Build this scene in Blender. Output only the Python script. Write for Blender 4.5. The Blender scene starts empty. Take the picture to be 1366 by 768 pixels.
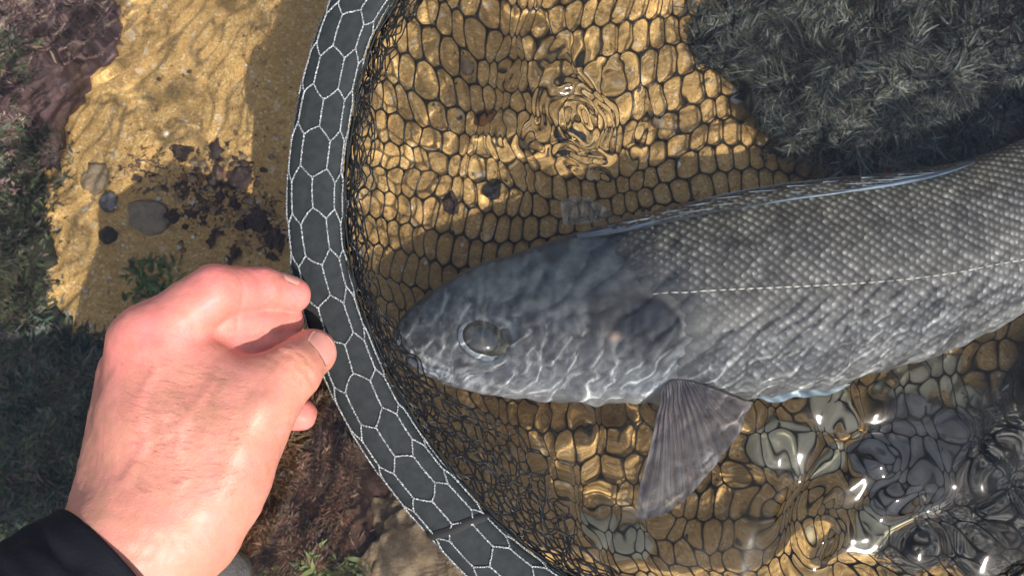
import bpy, math, random
import numpy as np
from mathutils import Vector

sc = bpy.context.scene
COL = sc.collection
R = math.radians
rng = np.random.default_rng(7)
random.seed(7)

# ---------------------------------------------------------------- camera
PITCH = R(7)
CAMLOC = np.array([0.0, -0.055, 0.456])
HFOV = R(58.0)
cam = bpy.data.objects.new('camera', bpy.data.cameras.new('camera'))
COL.objects.link(cam)
cam.location = CAMLOC
cam.rotation_euler = (PITCH, 0, 0)
cam.data.sensor_fit = 'HORIZONTAL'
cam.data.angle = HFOV
cam.data.clip_start = 0.01
cam.data.clip_end = 200
sc.camera = cam

# ---------------------------------------------------------------- daylight
SUN_EL = R(50)
sun_dir = np.array([0.64, -0.77, 0.0]); sun_dir /= np.linalg.norm(sun_dir)
sun_dir = np.append(sun_dir[:2] * math.cos(SUN_EL), math.sin(SUN_EL))
w = bpy.data.worlds.new('World'); sc.world = w; w.use_nodes = True
nt = w.node_tree
sky = nt.nodes.new('ShaderNodeTexSky')
sky.sky_type = 'NISHITA'; sky.sun_disc = False
sky.sun_elevation = SUN_EL
sky.sun_rotation = math.atan2(sun_dir[0], sun_dir[1])
sky.dust_density = 2.0
# broken thin white cloud over the whole dome
tcw = nt.nodes.new('ShaderNodeTexCoord'); nzw = nt.nodes.new('ShaderNodeTexNoise')
nzw.inputs['Scale'].default_value = 2.6; nzw.inputs['Detail'].default_value = 5; nzw.inputs['Roughness'].default_value = .55
nt.links.new(tcw.outputs['Generated'], nzw.inputs['Vector'])
rpw = nt.nodes.new('ShaderNodeValToRGB'); rpw.color_ramp.elements[0].position = .44; rpw.color_ramp.elements[1].position = .68
nt.links.new(nzw.outputs['Fac'], rpw.inputs[0])
mxw = nt.nodes.new('ShaderNodeMix'); mxw.data_type = 'RGBA'
nt.links.new(rpw.outputs[0], mxw.inputs[0]); nt.links.new(sky.outputs[0], mxw.inputs[6]); mxw.inputs[7].default_value = (4.3, 4.4, 4.5, 1)
nt.links.new(mxw.outputs[2], nt.nodes['Background'].inputs[0])
nt.nodes['Background'].inputs[1].default_value = 0.15
sl = bpy.data.lights.new('sun', 'SUN')
sl.energy = 4.2; sl.angle = R(0.5); sl.color = (1.0, 0.955, 0.88)
sl.cycles.is_caustics_light = True
so = bpy.data.objects.new('sun', sl); COL.objects.link(so)
so.location = (sun_dir * 5).tolist()
so.rotation_euler = Vector(sun_dir).to_track_quat('Z', 'Y').to_euler()
sc.view_settings.view_transform = 'Standard'
sc.view_settings.look = 'None'
sc.view_settings.exposure = 0.7
sc.view_settings.gamma = 1.0
cy = sc.cycles
cy.use_denoising = True
cy.max_bounces = 10; cy.diffuse_bounces = 2; cy.glossy_bounces = 3
cy.transmission_bounces = 6; cy.transparent_max_bounces = 8
cy.caustics_refractive = True; cy.caustics_reflective = False
cy.blur_glossy = 0.0
cy.sample_clamp_indirect = 3.0
cy.sample_clamp_direct = 30.0

# ---------------------------------------------------------------- layout helper
# P(px, py, z): the point at height z that a flat water surface at z = 0 shows at that place of the photograph
_f = 683.0 / math.tan(HFOV / 2)
def P(px, py, z):
    px, py, z = np.broadcast_arrays(np.asarray(px, float), np.asarray(py, float), np.asarray(z, float))
    d = np.stack([(px - 683) / _f, -(py - 384) / _f, -np.ones_like(px)], -1)
    c, s = math.cos(PITCH), math.sin(PITCH)
    d = np.stack([d[..., 0], c * d[..., 1] - s * d[..., 2], s * d[..., 1] + c * d[..., 2]], -1)
    d /= np.linalg.norm(d, axis=-1, keepdims=True)
    zt = np.maximum(z, 0)
    p = CAMLOC + d * ((zt - CAMLOC[2]) / d[..., 2])[..., None]
    e = np.concatenate([d[..., :2] / 1.333, np.zeros_like(d[..., :1])], -1)
    e[..., 2] = -np.sqrt(1 - (e[..., :2] ** 2).sum(-1))
    p2 = p + e * (np.minimum(z, 0) / e[..., 2])[..., None]
    return p2

# ---------------------------------------------------------------- mesh helpers
def mk(name, V, F, mat, parent=None, cols=None, smooth=True, water_lit=True):
    V = np.asarray(V, np.float32).reshape(-1, 3)
    if isinstance(F, np.ndarray):
        groups = [F]
    else:
        groups = F
    me = bpy.data.meshes.new(name)
    me.vertices.add(len(V)); me.vertices.foreach_set('co', V.ravel())
    groups = [np.asarray(g, np.int32) for g in groups if len(g)]
    nl = sum(g.size for g in groups)
    me.loops.add(nl)
    me.loops.foreach_set('vertex_index', np.concatenate([g.ravel() for g in groups]))
    npoly = sum(len(g) for g in groups)
    me.polygons.add(npoly)
    tot = np.concatenate([np.full(len(g), g.shape[1], np.int32) for g in groups])
    st = np.concatenate([[0], np.cumsum(tot)[:-1]]).astype(np.int32)
    me.polygons.foreach_set('loop_start', st)
    me.update(calc_edges=True)
    me.validate()
    me.polygons.foreach_set('use_smooth', np.full(len(me.polygons), smooth))
    if cols is not None:
        cols = np.asarray(cols, np.float32)
        if cols.shape[-1] == 3:
            cols = np.concatenate([cols, np.ones((len(cols), 1), np.float32)], -1)
        a = me.color_attributes.new('Col', 'FLOAT_COLOR', 'POINT')
        a.data.foreach_set('color', cols.ravel())
    if mat: me.materials.append(mat)
    o = bpy.data.objects.new(name, me); COL.objects.link(o)
    if parent: o.parent = parent
    if water_lit: o.cycles.is_caustics_receiver = True
    return o

def tag(o, label=None, cat=None, group=None, kind=None):
    if label: o['label'] = label
    if cat: o['category'] = cat
    if group: o['group'] = group
    if kind: o['kind'] = kind
    return o

def empty(name, loc):
    o = bpy.data.objects.new(name, None); COL.objects.link(o)
    o.empty_display_size = 0.01
    return o

def gridfaces(ny, nx, wrap_x=False, wrap_y=False):
    i = np.arange(ny * nx).reshape(ny, nx)
    if wrap_x: i = np.concatenate([i, i[:, :1]], 1)
    if wrap_y: i = np.concatenate([i, i[:1]], 0)
    return np.stack([i[:-1, :-1], i[:-1, 1:], i[1:, 1:], i[1:, :-1]], -1).reshape(-1, 4)

def catmull(pts, n, closed=False):
    pts = np.asarray(pts, float)
    m = len(pts)
    if closed:
        q = np.concatenate([pts[-1:], pts, pts[:2]]); segs = m
    else:
        q = np.concatenate([2 * pts[:1] - pts[1:2], pts, 2 * pts[-1:] - pts[-2:-1]]); segs = m - 1
    t = np.linspace(0, segs, n, endpoint=not closed)
    k = np.minimum(t.astype(int), segs - 1); f = (t - k)[:, None]
    a, b, c, d = q[k], q[k + 1], q[k + 2], q[k + 3]
    return 0.5 * (2 * b + (c - a) * f + (2 * a - 5 * b + 4 * c - d) * f ** 2 + (3 * b - a - 3 * c + d) * f ** 3)

def resample(pts, n, closed=False):
    q = np.concatenate([pts, pts[:1]]) if closed else pts
    s = np.concatenate([[0], np.cumsum(np.linalg.norm(np.diff(q, axis=0), axis=1))])
    t = np.linspace(0, s[-1], n, endpoint=not closed)
    return np.stack([np.interp(t, s, q[:, k]) for k in range(q.shape[1])], -1), s[-1]

def smoothstep(a, b, x):
    t = np.clip((x - a) / (b - a), 0, 1)
    return t * t * (3 - 2 * t)

class Noise:
    """sum of random sines: smooth band-limited noise of about unit amplitude"""
    def __init__(self, seed, L, n=24, spread=1.0, dim=2):
        r = np.random.default_rng(seed)
        d = r.normal(size=(n, dim)); d /= np.linalg.norm(d, axis=1, keepdims=True)
        self.k = d * (2 * math.pi / (L * 2 ** r.uniform(-spread, spread, n)))[:, None]
        self.p = r.uniform(0, 6.283, n); self.n = n
    def __call__(self, *X):
        out = 0
        for k, p in zip(self.k, self.p):
            out = out + np.sin(sum(kk * x for kk, x in zip(k, X)) + p)
        return out / math.sqrt(self.n / 2)

# tubes along many short paths, joined: paths (n, m, 3), radius (n, m)
def tubes(paths, rad, sides=5, caps=False):
    n, m, _ = paths.shape
    t = np.gradient(paths, axis=1); t /= np.linalg.norm(t, axis=-1, keepdims=True) + 1e-12
    up = np.zeros_like(t); up[..., 2] = 1
    al = np.abs(t[..., 2]) > 0.9
    up[al] = (1, 0, 0)
    a = np.cross(t, up); a /= np.linalg.norm(a, axis=-1, keepdims=True) + 1e-12
    b = np.cross(a, t)
    th = np.arange(sides) * 2 * math.pi / sides
    ring = paths[:, :, None] + rad[..., None, None] * (a[:, :, None] * np.cos(th)[None, None, :, None] + b[:, :, None] * np.sin(th)[None, None, :, None])
    V = ring.reshape(-1, 3)
    f = gridfaces(m, sides, wrap_x=True)
    F = (f[None] + (np.arange(n) * m * sides)[:, None, None]).reshape(-1, 4)
    return V, F

# ---------------------------------------------------------------- materials
class M:
    def __init__(self, name):
        self.m = bpy.data.materials.new(name); self.m.use_nodes = True
        self.nt = self.m.node_tree
        self.b = self.nt.nodes['Principled BSDF']
        self.out = self.nt.nodes['Material Output']
    def n(self, t, **kw):
        x = self.nt.nodes.new(t)
        for k, v in kw.items():
            if k in x.inputs: x.inputs[k].default_value = v
            else: setattr(x, k, v)
        return x
    def l(self, a, b): self.nt.links.new(a, b)
    def coord(self):
        return self.n('ShaderNodeTexCoord').outputs['Object']
    def ramp(self, src, stops, mode='LINEAR'):
        r = self.n('ShaderNodeValToRGB'); r.color_ramp.interpolation = mode
        e = r.color_ramp.elements
        while len(e) < len(stops): e.new(0.5)
        for x, (p, c) in zip(e, stops):
            x.position = p; x.color = (*c, 1) if len(c) == 3 else c
        self.l(src, r.inputs[0]); return r.outputs[0]
    def mix(self, fac, a, b, mode='MIX'):
        x = self.n('ShaderNodeMix', data_type='RGBA', blend_type=mode)
        for s, v in ((x.inputs[0], fac), (x.inputs[6], a), (x.inputs[7], b)):
            if hasattr(v, 'links') or isinstance(v, bpy.types.NodeSocket): self.l(v, s)
            elif isinstance(v, (int, float)): s.default_value = v
            else: s.default_value = (*v, 1)
        return x.outputs[2]
    def noise(self, scale, detail=4, rough=0.6, co=None, out='Fac'):
        x = self.n('ShaderNodeTexNoise'); x.inputs['Scale'].default_value = scale
        x.inputs['Detail'].default_value = detail; x.inputs['Roughness'].default_value = rough
        self.l(co or self.coord(), x.inputs['Vector']); return x.outputs[out]
    def voro(self, scale, co=None, out='Color', feature='F1'):
        x = self.n('ShaderNodeTexVoronoi'); x.feature = feature; x.inputs['Scale'].default_value = scale
        self.l(co or self.coord(), x.inputs['Vector']); return x.outputs[out]
    def attr(self, name='Col'):
        x = self.n('ShaderNodeAttribute'); x.attribute_name = name; return x.outputs['Color']
    def bump(self, h, dist=0.001, strength=1.0):
        x = self.n('ShaderNodeBump'); x.inputs['Distance'].default_value = dist; x.inputs['Strength'].default_value = strength
        self.l(h, x.inputs['Height']); self.l(x.outputs[0], self.b.inputs['Normal'])
    def base(self, c):
        if isinstance(c, bpy.types.NodeSocket): self.l(c, self.b.inputs['Base Color'])
        else: self.b.inputs['Base Color'].default_value = (*c, 1)
    def set(self, **kw):
        for k, v in kw.items(): self.b.inputs[k.replace('_', ' ')].default_value = v

def mat_sand():
    a = M('wet_sand'); co = a.coord()
    grains = a.voro(950, co)
    g = a.n('ShaderNodeSeparateColor'); a.l(grains, g.inputs[0])
    c = a.ramp(g.outputs[0], [(0, (.36, .205, .062)), (.35, (.51, .305, .094)), (.7, (.59, .365, .120)), (.92, (.65, .43, .175)), (1, (.78, .65, .40))])
    patch = a.noise(14, 5, .6, co)
    c = a.mix(a.ramp(patch, [(.38, (0, 0, 0)), (.66, (1, 1, 1))]), c, a.mix(0.45, c, (.36, .20, .055)))
    fine = a.noise(160, 3, .7, co)
    c = a.mix(a.ramp(fine, [(.52, (0, 0, 0)), (.72, (1, 1, 1))]), c, a.mix(0.35, c, (.22, .12, .04)))
    specks = a.voro(230, co); s = a.n('ShaderNodeSeparateColor'); a.l(specks, s.inputs[0])
    c = a.mix(a.ramp(s.outputs[1], [(.965, (0, 0, 0)), (.985, (1, 1, 1))]), c, a.mix(.35, c, (.75, .66, .5)))
    c = a.mix(a.ramp(s.outputs[2], [(.96, (0, 0, 0)), (.98, (1, 1, 1))]), c, a.mix(.35, c, (.10, .06, .03)))
    a.base(c); a.set(Roughness=.75)
    h = a.mix(.5, a.voro(950, co, 'Distance'), fine)
    a.bump(h, .0012, .8)
    return a.m

def mat_attr(name, rough=.6, metallic=0.0, vary=0.25, scale=120, bump=0.0006, spec=.5, coat=0.0):
    a = M(name); co = a.coord()
    nz = a.noise(scale, 5, .65, co)
    c = a.mix(1.0, a.attr(), a.ramp(nz, [(.25, (1 - vary,) * 3), (.75, (1 + vary,) * 3)]), 'MULTIPLY')
    a.base(c); a.set(Roughness=rough, Metallic=metallic)
    a.b.inputs['Specular IOR Level'].default_value = spec
    a.b.inputs['Coat Weight'].default_value = coat
    if bump: a.bump(nz, bump)
    return a.m

def mat_rock(name, c0, c1, c2, scale=60, rough=.8):
    a = M(name); co = a.coord()
    nz = a.noise(scale, 8, .7, co)
    c = a.ramp(nz, [(.3, c0), (.5, c1), (.72, c2)])
    v = a.voro(scale * 6, co); s = a.n('ShaderNodeSeparateColor'); a.l(v, s.inputs[0])
    c = a.mix(a.ramp(s.outputs[0], [(.8, (0, 0, 0)), (.95, (1, 1, 1))]), c, a.mix(.4, c, c2))
    a.base(c); a.set(Roughness=rough)
    a.bump(nz, .004, .9)
    return a.m

def mat_water():
    a = M('sea_water'); a.nt.nodes.remove(a.b)
    g = a.n('ShaderNodeBsdfGlass'); g.inputs['IOR'].default_value = 1.333; g.inputs['Roughness'].default_value = .085
    g.inputs['Color'].default_value = (1, 1, 1, 1)
    a.l(g.outputs[0], a.out.inputs[0]); return a.m

# ---------------------------------------------------------------- water surface
def px_of(X, Y):      # photograph position of a point on the flat water surface, for laying out the ripples
    d = np.stack([X - CAMLOC[0], Y - CAMLOC[1], np.full_like(X, -CAMLOC[2])], -1)
    c, s = math.cos(-PITCH), math.sin(-PITCH)
    y = c * d[..., 1] - s * d[..., 2]; z = s * d[..., 1] + c * d[..., 2]
    return 683 - d[..., 0] / z * _f, 384 + y / z * _f

def blob(px, py, cx, cy, rx, ry, rot=0):
    c, s = math.cos(rot), math.sin(rot)
    u = ((px - cx) * c + (py - cy) * s) / rx; v = (-(px - cx) * s + (py - cy) * c) / ry
    return np.exp(-(u * u + v * v))

def wave_set(seed, X, Y, L, slope, n=28, spread=.8, ang=None, angspread=.5):
    r = np.random.default_rng(seed); Z = 0
    for _ in range(n):
        l = L * 2 ** r.uniform(-spread, spread); a = r.uniform(0, 6.283) if ang is None else ang + r.normal() * angspread
        Z = Z + l * np.sin(2 * math.pi / l * (X * math.cos(a) + Y * math.sin(a)) + r.uniform(0, 6.283))
    return Z * slope / (2 * math.pi) / math.sqrt(n / 2)

wn_a, wn_b = Noise(16, .045), Noise(17, .022)
def water_height(X, Y):
    px, py = px_of(X, Y)
    near = smoothstep(.62, .45, np.abs(X)) * smoothstep(.5, .34, np.abs(Y))
    Z = wave_set(1, X, Y, .07, .022)
    Z += near * wave_set(2, X, Y, .03, .014)
    inside = smoothstep(440, 560, px)
    Z += near * inside * wave_set(3, X, Y, .040, .020)
    # ring of ripples over the mesh
    c = P(768, 155, 0); r = np.hypot(X - c[0], (Y - c[1]) * 1.15)
    r = r + .0055 * wn_a(X, Y) + .002 * wn_b(X, Y)
    Z += .00062 * np.sin(2 * math.pi * r / .017) * np.exp(-(r / .034) ** 2) * (1 + .5 * wn_b(X, Y))
    Z += near * blob(px, py, 775, 165, 85, 85) * wave_set(15, X, Y, .018, .10)
    Z += near * blob(px, py, 650, 120, 90, 150, .3) * wave_set(4, X, Y, .024, .055, ang=.25)
    Z += near * blob(px, py, 900, 90, 160, 110) * wave_set(14, X, Y, .028, .045)
    # slack water stretched below the gill
    Z += near * blob(px, py, 810, 660, 75, 150) * wave_set(5, X, Y, .019, .21, ang=0.1, angspread=.35)
    # churned water beside the belly
    Z += near * blob(px, py, 1215, 665, 215, 120, -.25) * wave_set(6, X, Y, .034, .42, ang=-.9, angspread=.7)
    Z += near * blob(px, py, 1085, 690, 45, 90, -.15) * wave_set(12, X, Y, .026, .32, ang=-.6, angspread=.6)
    Z += near * blob(px, py, 1120, 610, 150, 90) * wave_set(7, X, Y, .02, .14)
    # fine ripples over the flank of the fish
    Z += near * blob(px, py, 760, 500, 200, 45, .12) * wave_set(8, X, Y, .0100, .12, ang=-.45, angspread=.3)
    Z += near * blob(px, py, 1100, 480, 230, 55, -.25) * wave_set(9, X, Y, .0115, .12, ang=-.85, angspread=.5)
    Z += near * blob(px, py, 870, 430, 90, 70) * wave_set(10, X, Y, .015, .10, ang=-.8, angspread=.4)
    Z += near * blob(px, py, 110, 60, 60, 70) * wave_set(11, X, Y, .011, .07, ang=-.9, angspread=.3)
    return Z

def axis(lo, hi, step, far):
    a = np.arange(lo, hi, step)
    out = [a]; x = hi; st = step
    r = []
    while x < far:
        r.append(x); st *= 1.25; x += st
    x = lo; st = step; l = []
    while x > -far:
        st *= 1.25; x -= st; l.append(x)
    return np.concatenate([l[::-1], a, r])

xs = axis(-.285, .285, .0011, 4.0); ys = axis(-.175, .19, .0011, 4.0)
X, Y = np.meshgrid(xs, ys)
Z = water_height(X, Y)
water = mk('water', np.stack([X, Y, Z], -1), gridfaces(len(ys), len(xs)), mat_water(), water_lit=False)
water.cycles.is_caustics_caster = True
tag(water, 'clear rippled sea water of a shallow rock pool', 'water', kind='structure')

# ---------------------------------------------------------------- sand bed
n_a, n_b, n_c = Noise(21, .35), Noise(22, .07), Noise(23, .018)
def sand_z(X, Y):
    return -.112 + .006 * n_a(X, Y) * np.exp(-(X ** 2 + Y ** 2) / 2) + .0022 * n_b(X, Y) + .0005 * n_c(X, Y)
xs = axis(-.36, .36, .0035, 4.0); ys = axis(-.24, .26, .0035, 4.0)
X, Y = np.meshgrid(xs, ys)
sand = mk('sand', np.stack([X, Y, sand_z(X, Y)], -1), gridfaces(len(ys), len(xs)), mat_sand())
tag(sand, 'golden coarse sand on the pool bed', 'sand', kind='structure')
def on_sand(px, py, dz=0.0):
    p = P(px, py, -.112)
    z = sand_z(p[..., 0], p[..., 1]); p = p.copy(); p[..., 2] = z + dz
    return p

# ---------------------------------------------------------------- rocks, pebbles, shells
def ico(sub):
    import bmesh
    bm = bmesh.new(); bmesh.ops.create_icosphere(bm, subdivisions=sub, radius=1)
    V = np.array([v.co[:] for v in bm.verts]); F = np.array([[v.index for v in f.verts] for f in bm.faces]); bm.free()
    return V, F
ICO = {k: ico(k) for k in (1, 2, 3, 5)}

ROCKS = []
def stone(name, px, py, rx, ry, rz, mat, seed, sink=.35, rough=.16, sub=3, rot=0.0, z=None, L=1.0):
    V, F = ICO[sub]; V = V.copy()
    nz = Noise(seed, L, 20, 1.2, 3)
    V = V * (1 + rough * nz(V[:, 0], V[:, 1], V[:, 2]))[:, None]
    if sub >= 5:
        V = V * (1 + .05 * Noise(seed + 500, .38, 24, .8, 3)(*V.T) + .028 * Noise(seed + 600, .14, 24, .8, 3)(*V.T))[:, None]
    V = V * (rx, ry, rz)
    c, s = math.cos(rot), math.sin(rot)
    V = np.stack([V[:, 0] * c - V[:, 1] * s, V[:, 0] * s + V[:, 1] * c, V[:, 2]], -1)
    p = on_sand(px, py) if z is None else P(px, py, z)
    o = mk(name, V, F, mat)
    o.location = (p[0], p[1], p[2] + rz * (1 - 2 * sink))
    if sub >= 5: ROCKS.append((V + np.array(o.location[:]), F))
    return o

R_purple = mat_rock('coralline_rock', (.05, .028, .03), (.13, .075, .07), (.22, .14, .12), 70)
R_green = mat_rock('weedy_rock', (.012, .018, .010), (.035, .042, .022), (.09, .085, .05), 55)
R_brown = mat_rock('brown_rock', (.03, .014, .009), (.075, .038, .022), (.14, .085, .05), 65)
R_grey = mat_rock('grey_stone', (.09, .09, .09), (.13, .13, .13), (.18, .18, .175), 90, .6)
R_pale = mat_rock('pale_stone', (.42, .38, .22), (.60, .55, .36), (.72, .67, .48), 50, .6)
R_glare = mat_rock('glare_rock', (.20, .19, .165), (.30, .285, .25), (.42, .40, .36), 80, .7)
R_dust = mat_rock('dusty_stone', (.20, .15, .09), (.28, .22, .145), (.38, .31, .21), 120, .8)
R_dark = mat_rock('dark_pebble', (.022, .014, .014), (.065, .040, .036), (.17, .12, .09), 260, .5)
R_black = mat_rock('black_pebble', (.010, .011, .012), (.022, .024, .025), (.05, .05, .05), 150, .45)
R_rust = mat_rock('rust_pebble', (.16, .06, .02), (.30, .13, .04), (.42, .22, .09), 150, .6)
R_tan = mat_rock('tan_pebble', (.20, .14, .08), (.32, .23, .13), (.45, .36, .24), 150, .6)
R_shell = mat_rock('shell_white', (.55, .53, .46), (.74, .72, .66), (.85, .84, .80), 200, .4)

tag(stone('rock', 10, 100, .036, .072, .042, R_purple, 31, .4, .13, 5, rot=.25), 'purple-brown coralline rock beside the bright sand', 'rock')
tag(stone('rock', 95, 40, .030, .028, .020, R_purple, 32, .45, .12, 5, rot=-.6), 'low mauve ridge of rock edging the bright sand', 'rock')
tag(stone('rock', 5, 300, .030, .048, .022, R_green, 33, .45, .13, 5, rot=.2), 'dark flat rock below the purple coralline rock', 'rock')
tag(stone('rock', 30, 610, .072, .075, .028, R_green, 34, .45, .12, 5, rot=-.3), 'broad dark rock with green weed beside the wrist', 'rock')
tag(stone('rock', 395, 670, .055, .062, .030, R_brown, 35, .45, .12, 5, rot=.3), 'reddish-brown weedy rock under the thumb', 'rock')
tag(stone('rock', 545, 735, .040, .036, .020, R_tan, 36, .45, .12, 5, rot=.6), 'pale tan rock below the lower curve of the hoop', 'rock')
tag(stone('rock', 1200, 90, .105, .062, .030, R_green, 37, .4, .12, 5, rot=-.1), 'dark weedy rock under the net above the fish back', 'rock')
tag(stone('rock', 1420, 640, .045, .07, .018, R_green, 38, .45, .12, 5), 'dark rock standing in for sky reflection on the churned water below the tail', 'rock')  # added for the dark tone of sky reflection, with the weed there
tag(stone('stone', 296, 764, .015, .017, .012, R_grey, 39, .3, .05, 3, z=-.03), 'smooth grey rounded stone beside the wrist', 'stone')

tag(stone('rock', 1225, 610, .036, .030, .012, R_glare, 40, .42, .10, 5, rot=.5), 'flat grey rock standing in for sky glare on the water beside the pale stones', 'rock')  # added rock, its light grey imitates sky glare on the water
pale = [(1035, 590, .018, .014), (1100, 545, .017, .015), (1215, 520, .015, .017), (1262, 495, .016, .013), (1300, 540, .015, .012),
        (845, 722, .014, .010), (800, 705, .010, .012), (1120, 610, .012, .013), (1160, 700, .016, .012)]
for k, (x, y, a, b) in enumerate(pale):
    so_ = stone('stone', x, y, a * .9, b * .9, .0035, R_pale, 60 + k, .4, .10, 3, rot=k * 1.3)
    ROCKS.append((np.array([v.co[:] for v in so_.data.vertices]) + np.array(so_.location[:]), ICO[3][1]))
    tag(so_,
        'flat pale greenish stone under the net below the fish belly', 'stone', 'pale stones below the belly')

def chip(px, py, r, mat, seed, name='shell_chip', dz=0.0):
    # a thin curved broken piece of shell
    rr = np.random.default_rng(seed); n = 9
    ang = np.sort(rr.uniform(0, 6.283, n)); rad = r * rr.uniform(.55, 1.1, n)
    ring = np.stack([rad * np.cos(ang), rad * .65 * np.sin(ang), rr.normal(0, .05 * r, n)], -1)
    mid = ring * .5 + (0, 0, .22 * r); top = np.array([[0, 0, .3 * r]]); low = ring * (1, 1, 1) - (0, 0, .14 * r)
    V = np.concatenate([top, mid, ring, low])
    i = np.arange(n); j = (i + 1) % n
    T = np.stack([np.zeros(n, int), 1 + i, 1 + j], -1)
    Q = np.concatenate([np.stack([1 + i, 1 + n + i, 1 + n + j, 1 + j], -1), np.stack([1 + n + i, 1 + 2 * n + i, 1 + 2 * n + j, 1 + n + j], -1)])
    o = mk(name, V, [T, Q], mat, smooth=False)
    p = on_sand(px, py, .0012 + dz); o.location = p
    o.rotation_euler = (rr.normal() * .25, rr.normal() * .25, rr.uniform(0, 6.28))
    return o

shells_lit = [(165, 175, 4), (150, 45, 3), (268, 32, 3.5), (330, 92, 3), (205, 130, 2.5), (370, 185, 4), (245, 160, 2.5), (300, 60, 2.5), (355, 12, 3), (180, 90, 2)]
for k, (x, y, r) in enumerate(shells_lit):
    tag(chip(x, y, r / 2300, R_shell, 200 + k), 'small white shell chip on the bright golden sand', 'shell', 'white shell chips on the bright sand')
shells_dim = [(118, 282, 8), (125, 228, 6.5), (127, 257, 5.5), (210, 265, 4), (240, 330, 4.5), (345, 268, 4), (168, 330, 4), (200, 352, 4), (60, 345, 3), (120, 388, 5), (150, 372, 3.5), (105, 330, 3), (255, 270, 5), (170, 300, 3)]
for k, (x, y, r) in enumerate(shells_dim):
    if k == 0:
        tag(chip(x, y, r / 2200, R_shell, 230), 'largest white shell chip on the dim sand near the round black pebble', 'shell')
    else:
        tag(chip(x, y, r / 2200, R_shell, 230 + k), 'small white shell chip on the dim sand above the knuckles', 'shell', 'white shell chips on the dim sand')
tag(stone('pebble', 148, 318, .0062, .0055, .0048, R_black, 90, .25, .05), 'round black pebble on the dim sand above the knuckles', 'pebble')
tag(stone('pebble', 150, 272, .0058, .0062, .0035, R_grey, 91, .25, .08), 'grey pebble beside the largest white shell chip', 'pebble')
tag(stone('pebble', 195, 292, .013, .011, .003, R_dust, 92, .45, .12), 'flat grey stone beside the cluster of maroon pebbles', 'pebble')
tag(stone('pebble', 130, 240, .009, .010, .004, R_tan, 93, .4, .12), 'flat tan stone between white shell chips', 'pebble')
rr = np.random.default_rng(5)
spots = []
while len(spots) < 95:
    x, y = rr.normal(285, 42), rr.normal(262, 45)
    if x > 372 or y > 345 or y < 185 or x < 180: continue
    spots.append((x, y))
for k, (x, y) in enumerate(spots):
    r = rr.uniform(3, 8) / 2400
    if k % 13 == 6:
        tag(stone('pebble', x, y, r * .7, r * .6, r * .5, R_rust, 300 + k, .2, .15, 2), 'small rust-orange pebble among the maroon pebbles', 'pebble', 'rust pebbles in the dark cluster')
    elif k % 3 == 2:
        tag(stone('pebble', x, y, r, r * .8, r * .5, R_tan, 300 + k, .2, .15, 2), 'small tan pebble among the maroon pebbles', 'pebble', 'tan pebbles in the dark cluster')
    else:
        tag(stone('pebble', x, y, r * 1.0, r * .75, r * .5, R_dark, 300 + k, .25, .34, 2, rot=k), 'dark maroon pebble in the cluster beside the hoop', 'pebble', 'maroon pebbles beside the hoop')
for k, (x, y, r) in enumerate([(225, 290, .007), (340, 290, .0085), (362, 318, .009), (240, 205, .007), (320, 240, .009), (290, 200, .007)]):
    tag(stone('stone', x, y, r * .8, r * .6, r * .4, R_dark, 380 + k, .35, .28, 3, rot=k), 'large dark maroon stone in the pebble cluster beside the hoop', 'stone', 'large maroon stones beside the hoop')
for k, (x, y) in enumerate([(748, 172), (766, 178), (756, 190)]):
    tag(stone('pebble', x, y, .0045, .004, .0036, R_black, 400 + k, .2, .05, 2), 'round black pebble in a group of three under the net', 'pebble', 'black pebbles under the net')
for k, (x, y, m, t) in enumerate([(645, 155, R_rust, 'rust-orange'), (655, 250, R_black, 'charcoal'), (620, 88, R_tan, 'tan'), (880, 160, R_tan, 'sandy'), (985, 130, R_shell, 'white'), (600, 270, R_dark, 'maroon')]):
    tag(stone('pebble', x, y, .0062, .005, .003, m, 420 + k, .25, .1, 3, rot=k), t + ' pebble lying under the net mesh above the fish', 'pebble')

# loose grit too small to count
n = 3800
gx = rr.uniform(-.34, .34, n); gy = rr.uniform(-.22, .25, n); gs = rr.uniform(.0004, .0013, n) * rr.choice([1, 1, 1.6], n)
V0, F0 = ICO[1]
V = V0[None] * (gs[:, None, None] * rr.uniform(.5, 1.1, (n, 1, 3))) * (1 + rr.normal(0, .12, (n, len(V0), 1)))
V = V + np.stack([gx, gy, sand_z(gx, gy) + gs * .2], -1)[:, None]
pal = np.array([(.70, .62, .46), (.42, .27, .10), (.22, .12, .05), (.06, .04, .035), (.55, .40, .2), (.80, .77, .68), (.36, .15, .05)])
cc = pal[rr.choice(len(pal), n, p=[.12, .28, .18, .12, .18, .07, .05])]
grit = mk('grit', V, (F0[None] + (np.arange(n) * len(V0))[:, None, None]).reshape(-1, 3), mat_attr('grit', .6), cols=np.repeat(cc, len(V0), 0), smooth=False)
tag(grit, 'loose shell grit and coarse grains scattered over the sand', 'grit', kind='stuff')

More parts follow.
